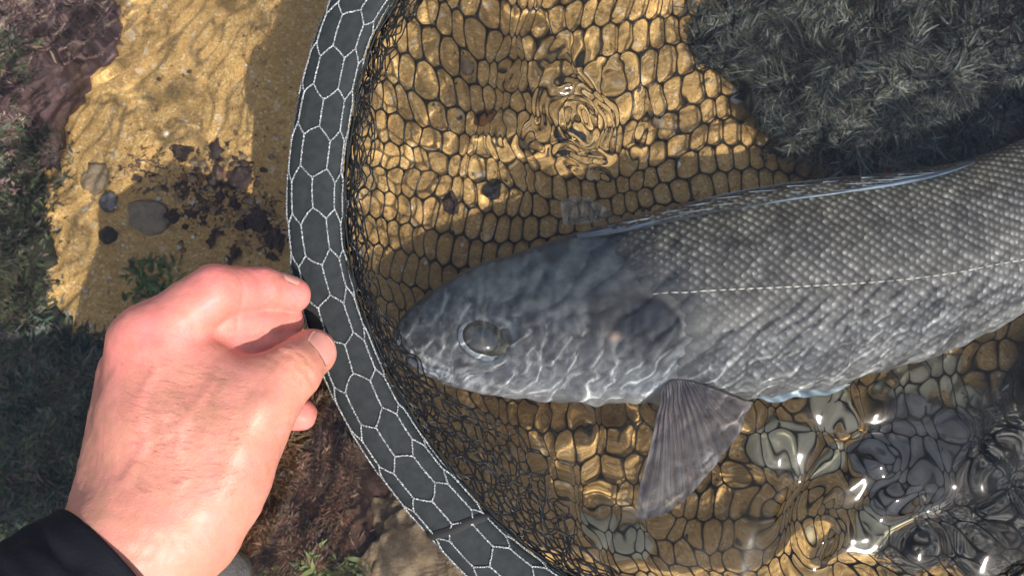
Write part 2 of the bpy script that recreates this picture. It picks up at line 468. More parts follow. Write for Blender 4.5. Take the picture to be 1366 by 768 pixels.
# ---------------------------------------------------------------- seaweed
from mathutils.bvhtree import BVHTree
_vs = np.concatenate([v for v, f in ROCKS]); _o = np.cumsum([0] + [len(v) for v, f in ROCKS[:-1]])
BVH = BVHTree.FromPolygons(_vs.tolist(), np.concatenate([f + o for (v, f), o in zip(ROCKS, _o)]).tolist())
W_mat = mat_attr('seaweed', .55, vary=.3, scale=200, bump=0)
def weed(name, label, centres, n, h, wd, cols, seed, lean=1.0, ztop=None):
    r = np.random.default_rng(seed)
    cen = np.array(centres, float)
    pick = r.choice(len(cen), n, p=cen[:, 2] * cen[:, 3] / (cen[:, 2] * cen[:, 3]).sum())
    rad = np.sqrt(r.uniform(0, 1, n)); th = r.uniform(0, 6.283, n)
    px = cen[pick, 0] + cen[pick, 2] * rad * np.cos(th) + r.normal(0, 11, n); py = cen[pick, 1] + cen[pick, 3] * rad * np.sin(th) + r.normal(0, 11, n)
    base = on_sand(px, py, 0)
    dome = (1 - rad ** 2)
    for k in range(n):
        h_ = BVH.ray_cast(Vector((base[k, 0], base[k, 1], -.005)), Vector((0, 0, -1)))[0]
        if h_ is not None and h_.z > base[k, 2]: base[k, 2] = h_.z
    base[:, 2] -= .0012
    flow = Noise(seed, .05); flow2 = Noise(seed + 1, .02)
    ang = 2.2 * flow(base[:, 0], base[:, 1]) + .8 * r.normal(size=n)
    hh = h * r.uniform(.5, 1.25, n)
    m = 6; t = np.linspace(0, 1, m)
    le = lean * r.uniform(.6, 1.3, n)
    dirv = np.stack([np.cos(ang), np.sin(ang)], -1)
    curl = r.normal(0, .8, n)
    pts = np.zeros((n, m, 3)); pts[:, 0] = base
    for k in range(1, m):
        a2 = ang + curl * t[k] * 1.6
        up = np.clip(1.0 - le * t[k], .05, 1)
        st = np.stack([np.cos(a2) * (1.15 - up) * 1.0, np.sin(a2) * (1.15 - up) * 1.0, up * .75], -1)
        pts[:, k] = pts[:, k - 1] + st * (hh / m)[:, None]
    side = np.stack([-dirv[:, 1], dirv[:, 0], np.zeros(n)], -1)
    ww = wd * r.uniform(.5, 1.4, n)[:, None] * (np.sin(np.pi * (.12 + .86 * t)) ** .7)[None]
    V = np.stack([pts - side[:, None] * ww[..., None], pts + side[:, None] * ww[..., None] + (0, 0, .0003)], 2).reshape(-1, 3)
    F = (gridfaces(m, 2)[None] + (np.arange(n) * 2 * m)[:, None, None]).reshape(-1, 4)
    cl = np.array(cols); ci = cl[r.integers(len(cl), size=n)] * 1.45 * r.uniform(.65, 1.35, (n, 1))
    pat = 1 + .35 * flow2(base[:, 0], base[:, 1]); ci = ci * np.clip(pat, .4, 1.8)[:, None]
    o = mk(name, V, F, W_mat, cols=np.repeat(ci, 2 * m, 0))
    tag(o, label, 'seaweed', kind='stuff'); return o

weed('seaweed', 'short purple-brown algae turf on the coralline rock', [(20, 40, 60, 55, 0), (25, 150, 50, 75, 0), (95, 30, 50, 55, 0), (15, 230, 40, 50, 0)],
     8500, .0075, .0006, [(.13, .075, .065), (.19, .12, .10), (.09, .05, .05), (.16, .12, .08)], 51)
weed('seaweed', 'dark green weed between the coralline rock and dim sand', [(50, 110, 28, 28, 0), (22, 290, 42, 85, 0), (60, 220, 25, 35, 0), (20, 390, 45, 40, 0)],
     6000, .010, .0008, [(.030, .040, .018), (.045, .055, .022), (.035, .032, .022), (.07, .055, .035)], 52)
weed('seaweed', 'sparse green weed on the sand behind the knuckles', [(205, 375, 22, 28, 0)], 160, .012, .0010, [(.045, .075, .018), (.06, .08, .02)], 58)
weed('seaweed', 'dark green weed beside the wrist and sleeve', [(40, 520, 80, 75, 0), (55, 620, 95, 85, 0), (110, 500, 45, 50, 0), (20, 710, 90, 70, 0)],
     13000, .012, .0008, [(.018, .038, .020), (.03, .050, .022), (.02, .03, .022), (.05, .055, .025), (.06, .045, .04)], 53)
weed('seaweed', 'reddish-brown algae turf under the thumb', [(390, 640, 85, 85, 0), (350, 720, 80, 65, 0), (430, 580, 45, 65, 0), (420, 740, 65, 45, 0)],
     13000, .0095, .0005, [(.065, .026, .016), (.10, .045, .025), (.05, .022, .014), (.10, .065, .030), (.14, .08, .05)], 54)
weed('seaweed', 'olive weed at the foot of the reddish turf', [(440, 758, 45, 18, 0), (395, 768, 40, 12, 0)], 700, .012, .0010, [(.06, .075, .02), (.09, .10, .03)], 55)
weed('seaweed', 'grey-green filament weed over the rock above the fish back', [(1130, 60, 140, 80, 0), (1260, 90, 130, 120, 0), (1180, 175, 140, 60, 0), (1030, 35, 60, 50, 0), (965, 55, 45, 40, 0), (1340, 160, 60, 70, 0), (1080, 150, 60, 60, 0)],
     26000, .019, .00045, [(.034, .040, .032), (.055, .062, .050), (.032, .034, .030), (.10, .11, .09), (.055, .050, .034)], 56, lean=1.3)
weed('seaweed', 'grey weed standing in for sky reflection on the churned water below the tail', [(1330, 640, 70, 110, 0), (1260, 730, 90, 40, 0)],
     3600, .012, .0007, [(.06, .06, .055), (.09, .085, .075), (.05, .056, .058), (.12, .115, .10)], 57)  # greys imitate the reflected sky on the water above
weed('seaweed', 'dark maroon algae tufts among the pebble cluster', [(285, 255, 55, 45, 0), (350, 300, 25, 35, 0), (190, 225, 20, 30, 0)],
     1500, .006, .0006, [(.045, .024, .022), (.07, .04, .03), (.03, .02, .018)], 59)

# ---------------------------------------------------------------- landing net
net = empty('landing_net', None)
tag(net, 'landing net with a charcoal hoop in silvery hexagon mesh and a black mesh bag', 'landing net')
HOOP_Z = .0052
ctrl = [(482, 0), (443, 100), (424, 200), (420, 290), (431, 380), (466, 485), (513, 575), (583, 668), (684, 768), (830, 850), (1040, 895), (1300, 850),
        (1520, 690), (1640, 430), (1620, 120), (1480, -110), (1260, -260), (1000, -310), (760, -260), (590, -140)]
ctrl = P(np.array([c[0] for c in ctrl]), np.array([c[1] for c in ctrl]), HOOP_Z)
NS = 720
hoop_c, HOOP_L = resample(catmull(ctrl, 1600, True), NS, True)
cen = np.array([*P(1030, 300, 0)[:2]])
tan = np.roll(hoop_c, -1, 0) - np.roll(hoop_c, 1, 0); tan /= np.linalg.norm(tan, axis=1, keepdims=True)
inn = np.stack([-tan[:, 1], tan[:, 0], np.zeros(NS)], -1)
if ((cen - hoop_c[0, :2]) * inn[0, :2]).sum() < 0: inn = -inn
HA, HB = .0132, .0052
def hoop_point(s, th, off=0.0):
    """s: metres along the hoop, th: angle round its section (0 = inwards, pi/2 = up)"""
    f = np.mod(s, HOOP_L) / HOOP_L * NS; i = np.floor(f).astype(int) % NS; j = (i + 1) % NS; f = (f - np.floor(f))[..., None]
    c = hoop_c[i] * (1 - f) + hoop_c[j] * f; d = inn[i] * (1 - f) + inn[j] * f
    ex = np.sign(np.cos(th)) * np.abs(np.cos(th)) ** .8; ez = np.sign(np.sin(th)) * np.abs(np.sin(th)) ** .8
    return c + d * ((HA + off) * ex)[..., None] + np.array([0, 0, 1.]) * ((HB + off) * ez)[..., None]

a = M('hoop_rubber'); nz = a.noise(220, 5, .6)
a.base(a.ramp(nz, [(.3, (.012, .0145, .0155)), (.7, (.022, .026, .027))])); a.set(Roughness=.75); a.b.inputs['Specular IOR Level'].default_value = .25; a.bump(nz, .0006, .5)
S, TH = np.meshgrid(np.arange(NS) * HOOP_L / NS, np.arange(28) * 2 * math.pi / 28, indexing='ij')
mk('hoop', hoop_point(S, TH), gridfaces(NS, 28, True, True), a.m, net)

a = M('glint_cord'); nz = a.noise(1500, 2, .6)
a.base(a.ramp(nz, [(.40, (.06, .065, .065)), (.52, (.20, .21, .21)), (.64, (.55, .57, .57))])); a.set(Roughness=.22); a.bump(nz, .0008, 1.0)  # pale speckle paints sun glints onto the cord colour
cord_mat = a.m
rows = 68; colsn = 8
b = HOOP_L / rows; aw = 2 * math.pi / colsn; h2 = .5 * b + .0030; h1 = .5 * b - .0030
m = 14; t = np.linspace(0, 1, m)
paths = []; jit = np.random.default_rng(3)
phase = np.array([.12 * math.sin(.35 * j) for j in range(rows + 1)])
def lat(u, v):
    wob = .0012 * np.sin(u * 3.1 + v * 61) ; wob2 = .10 * np.sin(v * 23.0 + 1.3) + .06 * np.sin(v * 57 + u)
    return u + wob2, v + wob
for j in range(rows):
    for i in range(colsn):
        u0 = i * aw + (j % 2) * aw / 2; v0 = j * b
        for (ua, va, ub, vb) in ((aw / 2, -h1, aw / 2, h1), (0, h2, aw / 2, h1), (0, h2, -aw / 2, h1)):
            u = u0 + ua + (ub - ua) * t; v = v0 + va + (vb - va) * t
            u, v = lat(u, v)
            paths.append(hoop_point(v, u, .0005))
paths = np.array(paths)
rad = np.full(paths.shape[:2], .00044) * (1 + .35 * np.sin(np.arange(m) * 2.6)[None])
V, F = tubes(paths, rad, 6)
tag(mk('hoop_mesh', V, F, cord_mat, net), kind='stuff')
# a second, thinner run of edge cord on the inner side of the hoop
e = []
for k in range(5):
    s = np.arange(0, 900) * HOOP_L / 899
    e.append(hoop_point(s, np.full(900, -.12 - .16 * k) + .13 * np.sin(s * (55 + 9 * k) + k), .0012 + .0008 * k + .0008 * np.sin(s * 83 + 2 * k)))
V, F = tubes(np.array(e), np.full((5, 900), .00045), 5)
a = M('bag_cord'); nz = a.noise(500, 3, .6)
a.base(a.ramp(nz, [(.3, (.005, .0055, .0055)), (.75, (.018, .020, .020))])); a.set(Roughness=.35); a.bump(nz, .0004, .6)
bag_mat = a.m
tag(mk('selvedge', V, F, bag_mat, net), kind='stuff')

# loose mesh gathered along the inner side of the hoop
def gather(seed, wscale, z0, z1, cell_s, nv, s_lo, s_hi):
    g1, g2 = Noise(seed, .03), Noise(seed + 1, .012)
    ns_ = int((s_hi - s_lo) / cell_s); cv = 1.0 / nv; out_ = []; t = np.linspace(0, 1, 7)
    low = np.argmin(np.linalg.norm(hoop_c[:, :2] - P(600, 690, 0)[:2], axis=1)) * HOOP_L / NS
    for j in range(ns_):
        for i in range(nv + 1):
            u0 = (i + .5 * (j % 2)) * cv; v0 = s_lo + j * cell_s
            for (ua, va, ub, vb) in ((cv / 2, -.36, cv / 2, .36), (0, .64, cv / 2, .36), (0, .64, -cv / 2, .36)):
                u = u0 + ua + (ub - ua) * t; v = v0 + cell_s * (va + (vb - va) * t)
                if u.max() > 1.02 or u.min() < -.02: continue
                out_.append((u, v))
    u = np.array([o_[0] for o_ in out_]); v = np.array([o_[1] for o_ in out_])
    base_ = hoop_point(v, np.zeros_like(v)); cdir_ = np.concatenate([cen - base_[..., :2], np.zeros(base_.shape[:2] + (1,))], -1); cdir_ /= np.linalg.norm(cdir_, axis=-1, keepdims=True)
    dl = np.mod(v - low + HOOP_L / 2, HOOP_L) - HOOP_L / 2
    wd2 = wscale * (.0075 + .024 * np.exp(-(dl / .062) ** 2))
    q_ = base_ + cdir_ * (wd2 * (u + .10 * np.sin(v * 70 + seed)))[..., None]
    q_[..., 2] = z0 + (z1 - z0) * u
    q_ += np.stack([.0016 * g1(v, u * .03), .0016 * g1(u * .03, v), .0020 * g2(v, u * .02)], -1) * np.clip(u * 3, 0, 1)[..., None]
    q_[..., 2] = np.minimum(q_[..., 2], -.0015 + .006 * (1 - u))
    return tubes(q_, np.full(q_.shape[:2], .00042), 4)
sL = np.argmin(np.linalg.norm(hoop_c[:, :2] - P(560, -120, 0)[:2], axis=1)) * HOOP_L / NS
sH = np.argmin(np.linalg.norm(hoop_c[:, :2] - P(900, 880, 0)[:2], axis=1)) * HOOP_L / NS
if sL > sH: sL -= HOOP_L
for sd_, ws_, z0_, z1_, cs_, nv_ in ((601, 1.0, .002, -.012, .0125, 4), (611, 1.15, .000, -.022, .0140, 5), (621, .75, .001, -.008, .0105, 4)):
    V, F = gather(sd_, ws_, z0_, z1_, cs_, nv_, sL, sH)
    tag(mk('gathered_mesh', V, F, bag_mat, net), kind='stuff')

# mesh bag: a honeycomb sheet hung from the hoop
ang_h = np.unwrap(np.arctan2(hoop_c[:, 1] - cen[1], hoop_c[:, 0] - cen[0])); rad_h = np.hypot(hoop_c[:, 0] - cen[0], hoop_c[:, 1] - cen[1])
o_ = np.argsort(np.mod(ang_h, 2 * math.pi)); A_s = np.mod(ang_h, 2 * math.pi)[o_]; R_s = rad_h[o_]
A_s = np.concatenate([A_s - 2 * math.pi, A_s, A_s + 2 * math.pi]); R_s = np.concatenate([R_s] * 3)
bn1, bn2, bn3, bn4 = Noise(61, .16), Noise(62, .16), Noise(63, .05), Noise(64, .05)
fold_a = P(705, 0, -.09)[:2]; fold_b = P(585, 340, -.09)[:2]
fd = (fold_b - fold_a) / np.linalg.norm(fold_b - fold_a); fn = np.array([-fd[1], fd[0]])
WALL = .046
def extra(ph): return .030 + .050 * np.exp(-(np.mod(ph - 3.95 + math.pi, 2 * math.pi) - math.pi) ** 2 / .25)
_gx = np.linspace(-.05, .40, 150); _gy = np.linspace(-.25, .35, 200); _gz = np.full((200, 150), -.2)
for _j, _yy in enumerate(_gy):
    for _i, _xx in enumerate(_gx):
        _h = BVH.ray_cast(Vector((_xx, _yy, -.002)), Vector((0, 0, -1)))[0]
        if _h is not None: _gz[_j, _i] = _h.z + .0025
for _ in range(14):
    _p = np.pad(_gz, 1, mode='edge'); _gz = np.maximum(_gz, (_p[:-2, 1:-1] + _p[2:, 1:-1] + _p[1:-1, :-2] + _p[1:-1, 2:]) / 4 - .0006)
def rock_top(x, y):
    fx = np.clip((x - _gx[0]) / (_gx[1] - _gx[0]), 0, 148.99); fy = np.clip((y - _gy[0]) / (_gy[1] - _gy[0]), 0, 198.99)
    i_, j_ = fx.astype(int), fy.astype(int); u_, v_ = fx - i_, fy - j_
    return (_gz[j_, i_] * (1 - u_) + _gz[j_, i_ + 1] * u_) * (1 - v_) + (_gz[j_ + 1, i_] * (1 - u_) + _gz[j_ + 1, i_ + 1] * u_) * v_
def bag(x, y):
    # fabric coordinates -> place
    x = x + .0042 * bn1(x, y) + .0008 * bn3(x, y); y = y + .0042 * bn2(x, y) + .0006 * bn4(x, y)
    q = (x - fold_a[0]) * fn[0] + (y - fold_a[1]) * fn[1]; l = (x - fold_a[0]) * fd[0] + (y - fold_a[1]) * fd[1]
    g = np.exp(-((l - .03) / .10) ** 2)
    sh = -.0075 * np.tanh(q / .011) * g * np.exp(-(q / .06) ** 2)
    x = x + fn[0] * sh; y = y + fn[1] * sh
    ph = np.mod(np.arctan2(y - cen[1], x - cen[0]), 2 * math.pi); r = np.hypot(x - cen[0], y - cen[1])
    Rh = np.interp(ph, A_s, R_s) - .0145
    d = np.clip((r - (Rh - WALL)) / (WALL + extra(ph)), 0, None)      # 0 at the foot of the wall, 1 at the hoop
    r2 = np.where(d > 0, (Rh - WALL) + WALL * (1 - (1 - np.clip(d, 0, 1)) ** 1.5), r)
    pl = 1 + .022 * np.sin(ph * 47) * np.clip(d, 0, 1) * (1 - np.clip(d, 0, 1))
    zb = np.maximum(sand_z(x, y) + .0034, rock_top(x, y)) + .0012 * bn3(x, y) + .004 * g * np.exp(-(q / .012) ** 2)
    z = zb + (-.002 - zb) * smoothstep(0, 1, d) ** 1.0
    k = r2 * (np.where(d > 0, pl, 1)) / np.maximum(r, 1e-6)
    return np.stack([cen[0] + (x - cen[0]) * k, cen[1] + (y - cen[1]) * k, z], -1), d
ca, cb = .0094, .0160
h2, h1 = .5 * cb + .0013, .5 * cb - .0013
cw = .00052
hexa = np.array([(ca / 2, -h1), (ca / 2, h1), (0, h2), (-ca / 2, h1), (-ca / 2, -h1), (0, -h2)])
outer = np.concatenate([hexa[k] + (hexa[(k + 1) % 6] - hexa[k]) * (np.arange(4) / 4)[:, None] for k in range(6)])
inner = outer * ((ca / 2 - cw) / (ca / 2), (h2 - cw * 1.35) / h2)
for _ in range(1): inner = .5 * inner + .25 * (np.roll(inner, 1, 0) + np.roll(inner, -1, 0))
cells = []
for j in range(-26, 27):
    for i in range(-46, 47):
        c0 = np.array([i * ca + (j % 2) * ca / 2, j * cb]) + cen
        ph = math.atan2(c0[1] - cen[1], c0[0] - cen[0]) % (2 * math.pi)
        if np.hypot(*(c0 - cen)) < np.interp(ph, A_s, R_s) - .0145 + extra(ph): cells.append(c0)
cells = np.array(cells); nc = len(cells)
ow = cells[:, None] + outer[None]; iw = cells[:, None] + inner[None]
po, _d = bag(ow[..., 0], ow[..., 1]); pi_, _ = bag(iw[..., 0], iw[..., 1])
ex, _ = bag(ow[..., 0] + 1e-4, ow[..., 1]); ey, _ = bag(ow[..., 0], ow[..., 1] + 1e-4)
nn = np.cross(ex - po, ey - po); nn /= np.linalg.norm(nn, axis=-1, keepdims=True) + 1e-12
ht = .00045
V = np.stack([po + nn * ht, pi_, po - nn * ht], 1).reshape(-1, 3)    # per cell: 3 rings of 24
f = gridfaces(3, 24, wrap_x=True)
F = (f[None] + (np.arange(nc) * 72)[:, None, None]).reshape(-1, 4)
tag(mk('bag_mesh', V, F, bag_mat, net), kind='stuff')
# black band on the hoop, standing in for a shadow stripe
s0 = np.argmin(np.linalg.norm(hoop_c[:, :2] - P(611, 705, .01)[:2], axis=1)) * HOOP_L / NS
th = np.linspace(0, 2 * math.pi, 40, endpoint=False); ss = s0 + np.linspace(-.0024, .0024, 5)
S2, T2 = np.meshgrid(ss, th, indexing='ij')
a = M('shadow_stripe_black'); a.base((.006, .006, .007)); a.set(Roughness=.8)
mk('shadow_stripe', hoop_point(S2 + .006 * np.cos(T2), T2, .0012 - .0008 * np.abs(np.linspace(-1, 1, 5))[:, None] ** 2), gridfaces(5, 40, True), a.m, net)

# ---------------------------------------------------------------- fish
fish = empty('fish', None)
tag(fish, 'large grey sea bass with silver scales lying on its side in the net', 'fish')
UP = [(521, 450), (526, 436), (540, 418), (560, 400), (600, 372), (640, 352), (690, 337), (750, 317), (830, 293), (900, 276), (980, 259), (1060, 246), (1140, 237), (1200, 231), (1270, 219), (1320, 204), (1366, 184), (1440, 148), (1540, 92), (1660, 16), (1780, -66), (1850, -118)]
LO = [(521, 450), (526, 462), (540, 480), (560, 496), (600, 513), (650, 526), (700, 533), (760, 538), (830, 539), (900, 536), (980, 533), (1060, 529), (1140, 505), (1200, 489), (1270, 464), (1320, 441), (1366, 414), (1440, 368), (1540, 290), (1660, 182), (1780, 62), (1850, -18)]
WD = [0, 3.2, 6.5, 10, 15.5, 19.5, 23, 27, 30.5, 32.5, 34, 34, 33, 32, 30.5, 29, 27.5, 25, 21, 15, 9, 6.5]
tt = np.arange(len(UP)); NSS = 420
FZ = -.046
tq = np.concatenate([np.linspace(0, 1, 24)[:-1] ** 1.6, np.linspace(1, len(UP) - 1, NSS - 23)])
def cat1(vals, tq):
    v = np.asarray(vals, float); q = np.concatenate([2 * v[:1] - v[1:2], v, 2 * v[-1:] - v[-2:-1]])
    k = np.minimum(tq.astype(int), len(v) - 2); f = tq - k
    if v.ndim == 2: f = f[..., None]
    a, b, c, d = q[k], q[k + 1], q[k + 2], q[k + 3]
    return 0.5 * (2 * b + (c - a) * f + (2 * a - 5 * b + 4 * c - d) * f ** 2 + (3 * b - a - 3 * c + d) * f ** 3)
def fishsurf(tq, th):
    """tq: station, th: 0 = back ridge, pi/2 = flank that faces up, pi = belly; returns place, photograph position"""
    tq, th = np.broadcast_arrays(np.asarray(tq, float), np.asarray(th, float)); shp = tq.shape
    u = cat1(UP, tq.ravel()); l = cat1(LO, tq.ravel()); w = np.maximum(cat1(WD, tq.ravel()), 0) * .001
    snout = np.clip(tq.ravel(), 0, 1) ** .5
    mid = cat1((np.array(UP) + np.array(LO)) / 2., np.maximum(tq.ravel(), 0))
    one = tq.ravel() < 1
    m0 = np.array([521., 450.]); 
    if one.any():
        u1 = np.array(UP[1], float); l1 = np.array(LO[1], float); s_ = snout[one][:, None]
        cx = m0 + (np.array([526., 449.]) - m0) * tq.ravel()[one][:, None]
        u[one] = cx + (u1 - (526, 449)) * s_; l[one] = cx + (l1 - (526, 449)) * s_
        w[one] = WD[1] * .001 * snout[one]
    th = th.ravel()
    q = (1 - np.cos(th)) / 2
    pxy = u + (l - u) * q[:, None]
    T = P(u[:, 0], u[:, 1], FZ); B = P(l[:, 0], l[:, 1], FZ)
    sn = np.sin(th)
    prof = np.sign(sn) * np.abs(sn) ** .92
    p = T + (B - T) * q[:, None]
    p[:, 2] += w * prof
    # relief of the head on the side that faces up
    top = np.clip(prof * 3, 0, 1)
    x, y = pxy[:, 0], pxy[:, 1]
    dz = 0.0
    def inside_poly(poly):
        poly = np.array(poly, float); c = np.zeros(len(x), bool); j = len(poly) - 1; dmin = np.full(len(x), 1e9)
        for i in range(len(poly)):
            xi, yi = poly[i]; xj, yj = poly[j]
            cond = ((yi > y) != (yj > y)) & (x < (xj - xi) * (y - yi) / (yj - yi + 1e-9) + xi); c ^= cond
            ab = np.array([xj - xi, yj - yi]); t = np.clip(((x - xi) * ab[0] + (y - yi) * ab[1]) / (ab @ ab), 0, 1)
            dmin = np.minimum(dmin, np.hypot(x - xi - t * ab[0], y - yi - t * ab[1])); j = i
        return np.where(c, dmin, -dmin)
    def line_d(pts):
        pts = np.array(pts, float); dmin = np.full(len(x), 1e9)
        for a, b in zip(pts[:-1], pts[1:]):
            ab = b - a; t = np.clip(((x - a[0]) * ab[0] + (y - a[1]) * ab[1]) / (ab @ ab), 0, 1)
            dmin = np.minimum(dmin, np.hypot(x - a[0] - t * ab[0], y - a[1] - t * ab[1]))
        return dmin
    oper = inside_poly(OPERC); pre = inside_poly(PREOP)
    dz = dz + .0022 * smoothstep(-2, 9, oper) + .0012 * smoothstep(-3, 7, pre)
    dz = dz - .0016 * np.exp(-(line_d(MOUTH) / 4.0) ** 2) - .0010 * np.exp(-(line_d(JAW) / 5) ** 2) - .0007 * np.exp(-(line_d(CHEEK) / 4) ** 2)
    e = np.hypot((x - 648) / 35, (y - 457) / 27)
    dz = dz + .0012 * np.exp(-((e - 1.05) / .2) ** 2) - .002 * smoothstep(1.0, .8, e)
    dz = dz - .0010 * np.exp(-(np.hypot(x - 594, y - 437) / 4) ** 2)
    dz = dz + .00035 * FN(x / 30, y / 30) * smoothstep(930, 760, x)
    p[:, 2] += dz * top
    return p.reshape(shp + (3,)), pxy.reshape(shp + (2,)), oper.reshape(shp), e.reshape(shp)
OPERC = [(778, 402), (800, 396), (840, 398), (872, 406), (893, 424), (902, 442), (896, 460), (880, 480), (874, 505), (878, 534), (840, 540), (790, 540), (775, 500), (782, 460)]
PREOP = [(690, 400), (740, 398), (766, 408), (776, 440), (772, 480), (760, 520), (700, 530), (650, 500), (690, 470)]
MOUTH = [(521, 454), (533, 466), (545, 475), (575, 488), (606, 498)]
JAW = [(552, 480), (600, 502), (660, 519), (720, 528)]
CHEEK = [(690, 480), (720, 470), (700, 430), (680, 412)]
FN = Noise(71, 1.0, 30, 1.5)
NT = 120
th = np.linspace(0, 2 * math.pi, NT, endpoint=False)
TQ, TH = np.meshgrid(tq, th, indexing='ij')
Vf, pxy, oper, eyed = fishsurf(TQ, TH)
x, y = pxy[..., 0], pxy[..., 1]; q = (1 - np.cos(TH)) / 2
g = np.random.default_rng(4)
fn1, fn2 = Noise(81, 60, 30, 1.2), Noise(82, 22, 30, 1.0)
mott = 1 + .09 * fn1(x, y) + .06 * fn2(x, y)
def ramp3(q, stops):
    return np.stack([np.interp(q, [s[0] for s in stops], [s[1][k] for s in stops]) for k in range(3)], -1)
bodyc = ramp3(q, [(0, (.045, .065, .085)), (.10, (.05, .065, .075)), (.3, (.075, .075, .072)), (.6, (.13, .128, .12)), (.82, (.26, .28, .285)), (1, (.50, .56, .58))])  # countershading, with a bluish sky veil mixed into body and head
headc = ramp3(q, [(0, (.055, .075, .092)), (.3, (.070, .082, .090)), (.62, (.125, .128, .126)), (.85, (.23, .24, .245)), (1, (.46, .49, .51))])
hm = smoothstep(900, 790, x)[..., None]
cb_ = bodyc * (1 - hm) + headc * hm
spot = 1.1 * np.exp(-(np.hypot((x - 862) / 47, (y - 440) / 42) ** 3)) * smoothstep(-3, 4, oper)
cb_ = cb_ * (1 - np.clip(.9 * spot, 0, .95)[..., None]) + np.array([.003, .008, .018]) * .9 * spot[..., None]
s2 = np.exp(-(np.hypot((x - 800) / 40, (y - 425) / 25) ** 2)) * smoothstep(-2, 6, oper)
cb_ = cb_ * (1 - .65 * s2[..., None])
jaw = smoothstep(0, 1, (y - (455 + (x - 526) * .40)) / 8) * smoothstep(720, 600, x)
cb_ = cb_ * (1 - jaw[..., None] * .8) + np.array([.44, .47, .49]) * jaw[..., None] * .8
mth = np.exp(-(np.abs(y - np.interp(x, [526, 533, 545, 575, 606], [455, 466, 475, 488, 498])) / 2.2) ** 2) * (x < 610)  # shade in the mouth groove painted as a dark line
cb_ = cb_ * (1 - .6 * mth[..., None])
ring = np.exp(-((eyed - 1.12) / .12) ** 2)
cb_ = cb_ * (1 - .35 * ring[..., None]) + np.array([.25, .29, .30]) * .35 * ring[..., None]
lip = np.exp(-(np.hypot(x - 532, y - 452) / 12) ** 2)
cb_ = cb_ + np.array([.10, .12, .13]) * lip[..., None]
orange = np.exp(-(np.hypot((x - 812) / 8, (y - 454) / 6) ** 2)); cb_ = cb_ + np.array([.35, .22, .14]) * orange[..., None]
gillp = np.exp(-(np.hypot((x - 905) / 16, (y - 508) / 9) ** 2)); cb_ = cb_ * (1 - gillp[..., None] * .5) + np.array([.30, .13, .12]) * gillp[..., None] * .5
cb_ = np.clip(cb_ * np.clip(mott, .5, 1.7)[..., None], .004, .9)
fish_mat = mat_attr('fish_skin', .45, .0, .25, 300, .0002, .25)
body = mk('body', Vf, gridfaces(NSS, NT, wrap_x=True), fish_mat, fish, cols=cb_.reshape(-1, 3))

# overlapping scales on the upper flank
tstart = 7.0
arc_th = np.linspace(0, math.pi, 400); arc = np.concatenate([[0], np.cumsum(np.hypot(np.diff(-np.cos(arc_th)), .55 * np.diff(np.sin(arc_th))))]); arc /= arc[-1]
ROWS = 26
# stations of even spacing along the body
tl = np.linspace(tstart, len(UP) - 1.2, 2000); midp = cat1((np.array(UP) + np.array(LO)) / 2., tl)
al = np.concatenate([[0], np.cumsum(np.hypot(*np.diff(midp, axis=0).T))])
scl_c = []; PITCHX = 14.6
for r_ in range(ROWS * 2 - 1):
    av = .045 + (.955 - .045) * r_ / (ROWS * 2 - 2)
    thv = np.interp(av, arc, arc_th)
    s = np.arange((r_ % 2) * PITCHX / 2, al[-1], PITCHX)
    s = s + 14 * (av - .4) ** 2 * 0
    tv = np.interp(s, al, tl)
    scl_c.append(np.stack([tv, np.full(len(tv), thv), np.full(len(tv), av)], -1))
scl_c = np.concatenate(scl_c)
jr = np.random.default_rng(11)
scl_c[:, 0] += jr.normal(0, .006, len(scl_c)); scl_c[:, 1] += jr.normal(0, .006, len(scl_c))
C, cxy, cop, _ = fishsurf(scl_c[:, 0], scl_c[:, 1])
bx = np.interp(cxy[:, 1], [270, 310, 360, 395, 410, 460, 490, 520, 560], [790, 785, 830, 870, 900, 914, 905, 900, 895])
keep = (cxy[:, 0] > bx + jr.normal(0, 3, len(bx))) & (cop < -2)
scl_c, C, cxy = scl_c[keep], C[keep], cxy[keep]
C1, _, _, _ = fishsurf(scl_c[:, 0] + .02, scl_c[:, 1]); C2, _, _, _ = fishsurf(scl_c[:, 0], scl_c[:, 1] + .02)
eu = C1 - C; eu /= np.linalg.norm(eu, axis=1, keepdims=True); nrm = np.cross(C2 - C, eu); nrm /= np.linalg.norm(nrm, axis=1, keepdims=True)
nrm[nrm[:, 2] < 0] *= -1
ev = np.cross(nrm, eu)
size = PITCHX / 2520. * np.interp(cxy[:, 0], [780, 900, 1366, 1850], [.75, 1.0, 1.0, .6])
na = 10; aa = np.arange(na) * 2 * math.pi / na
ring2 = np.stack([.80 * np.cos(aa) - .02, .60 * np.sin(aa)], -1); ring1 = ring2 * (.30, .38) + (.20, 0)
lift = lambda uv: .00016 + .00030 * (uv[:, 0] + .6) / 1.4
loc = np.concatenate([[[.16, 0]], ring1, ring2]); lz = np.concatenate([lift(loc[:1]) + .00022, lift(ring1) + .00012, lift(ring2) - .00004])
ns = len(C)
tilt = jr.normal(0, .00012, ns)
V = C[:, None] + size[:, None, None] * (loc[None, :, :1] * eu[:, None] + loc[None, :, 1:] * ev[:, None]) + nrm[:, None] * (lz[None] + tilt[:, None] * loc[None, :, 1])[..., None]
i = np.arange(na); j = (i + 1) % na
T = np.stack([np.zeros(na, int), 1 + i, 1 + j], -1); Q = np.stack([1 + i, 1 + na + i, 1 + na + j, 1 + j], -1)
nv = 1 + 2 * na
qv = scl_c[:, 2]
dark = ramp3(qv, [(0, (.022, .028, .034)), (.25, (.030, .030, .028)), (.55, (.050, .048, .045)), (.75, (.12, .125, .125)), (.9, (.28, .30, .305)), (1, (.46, .50, .51))])
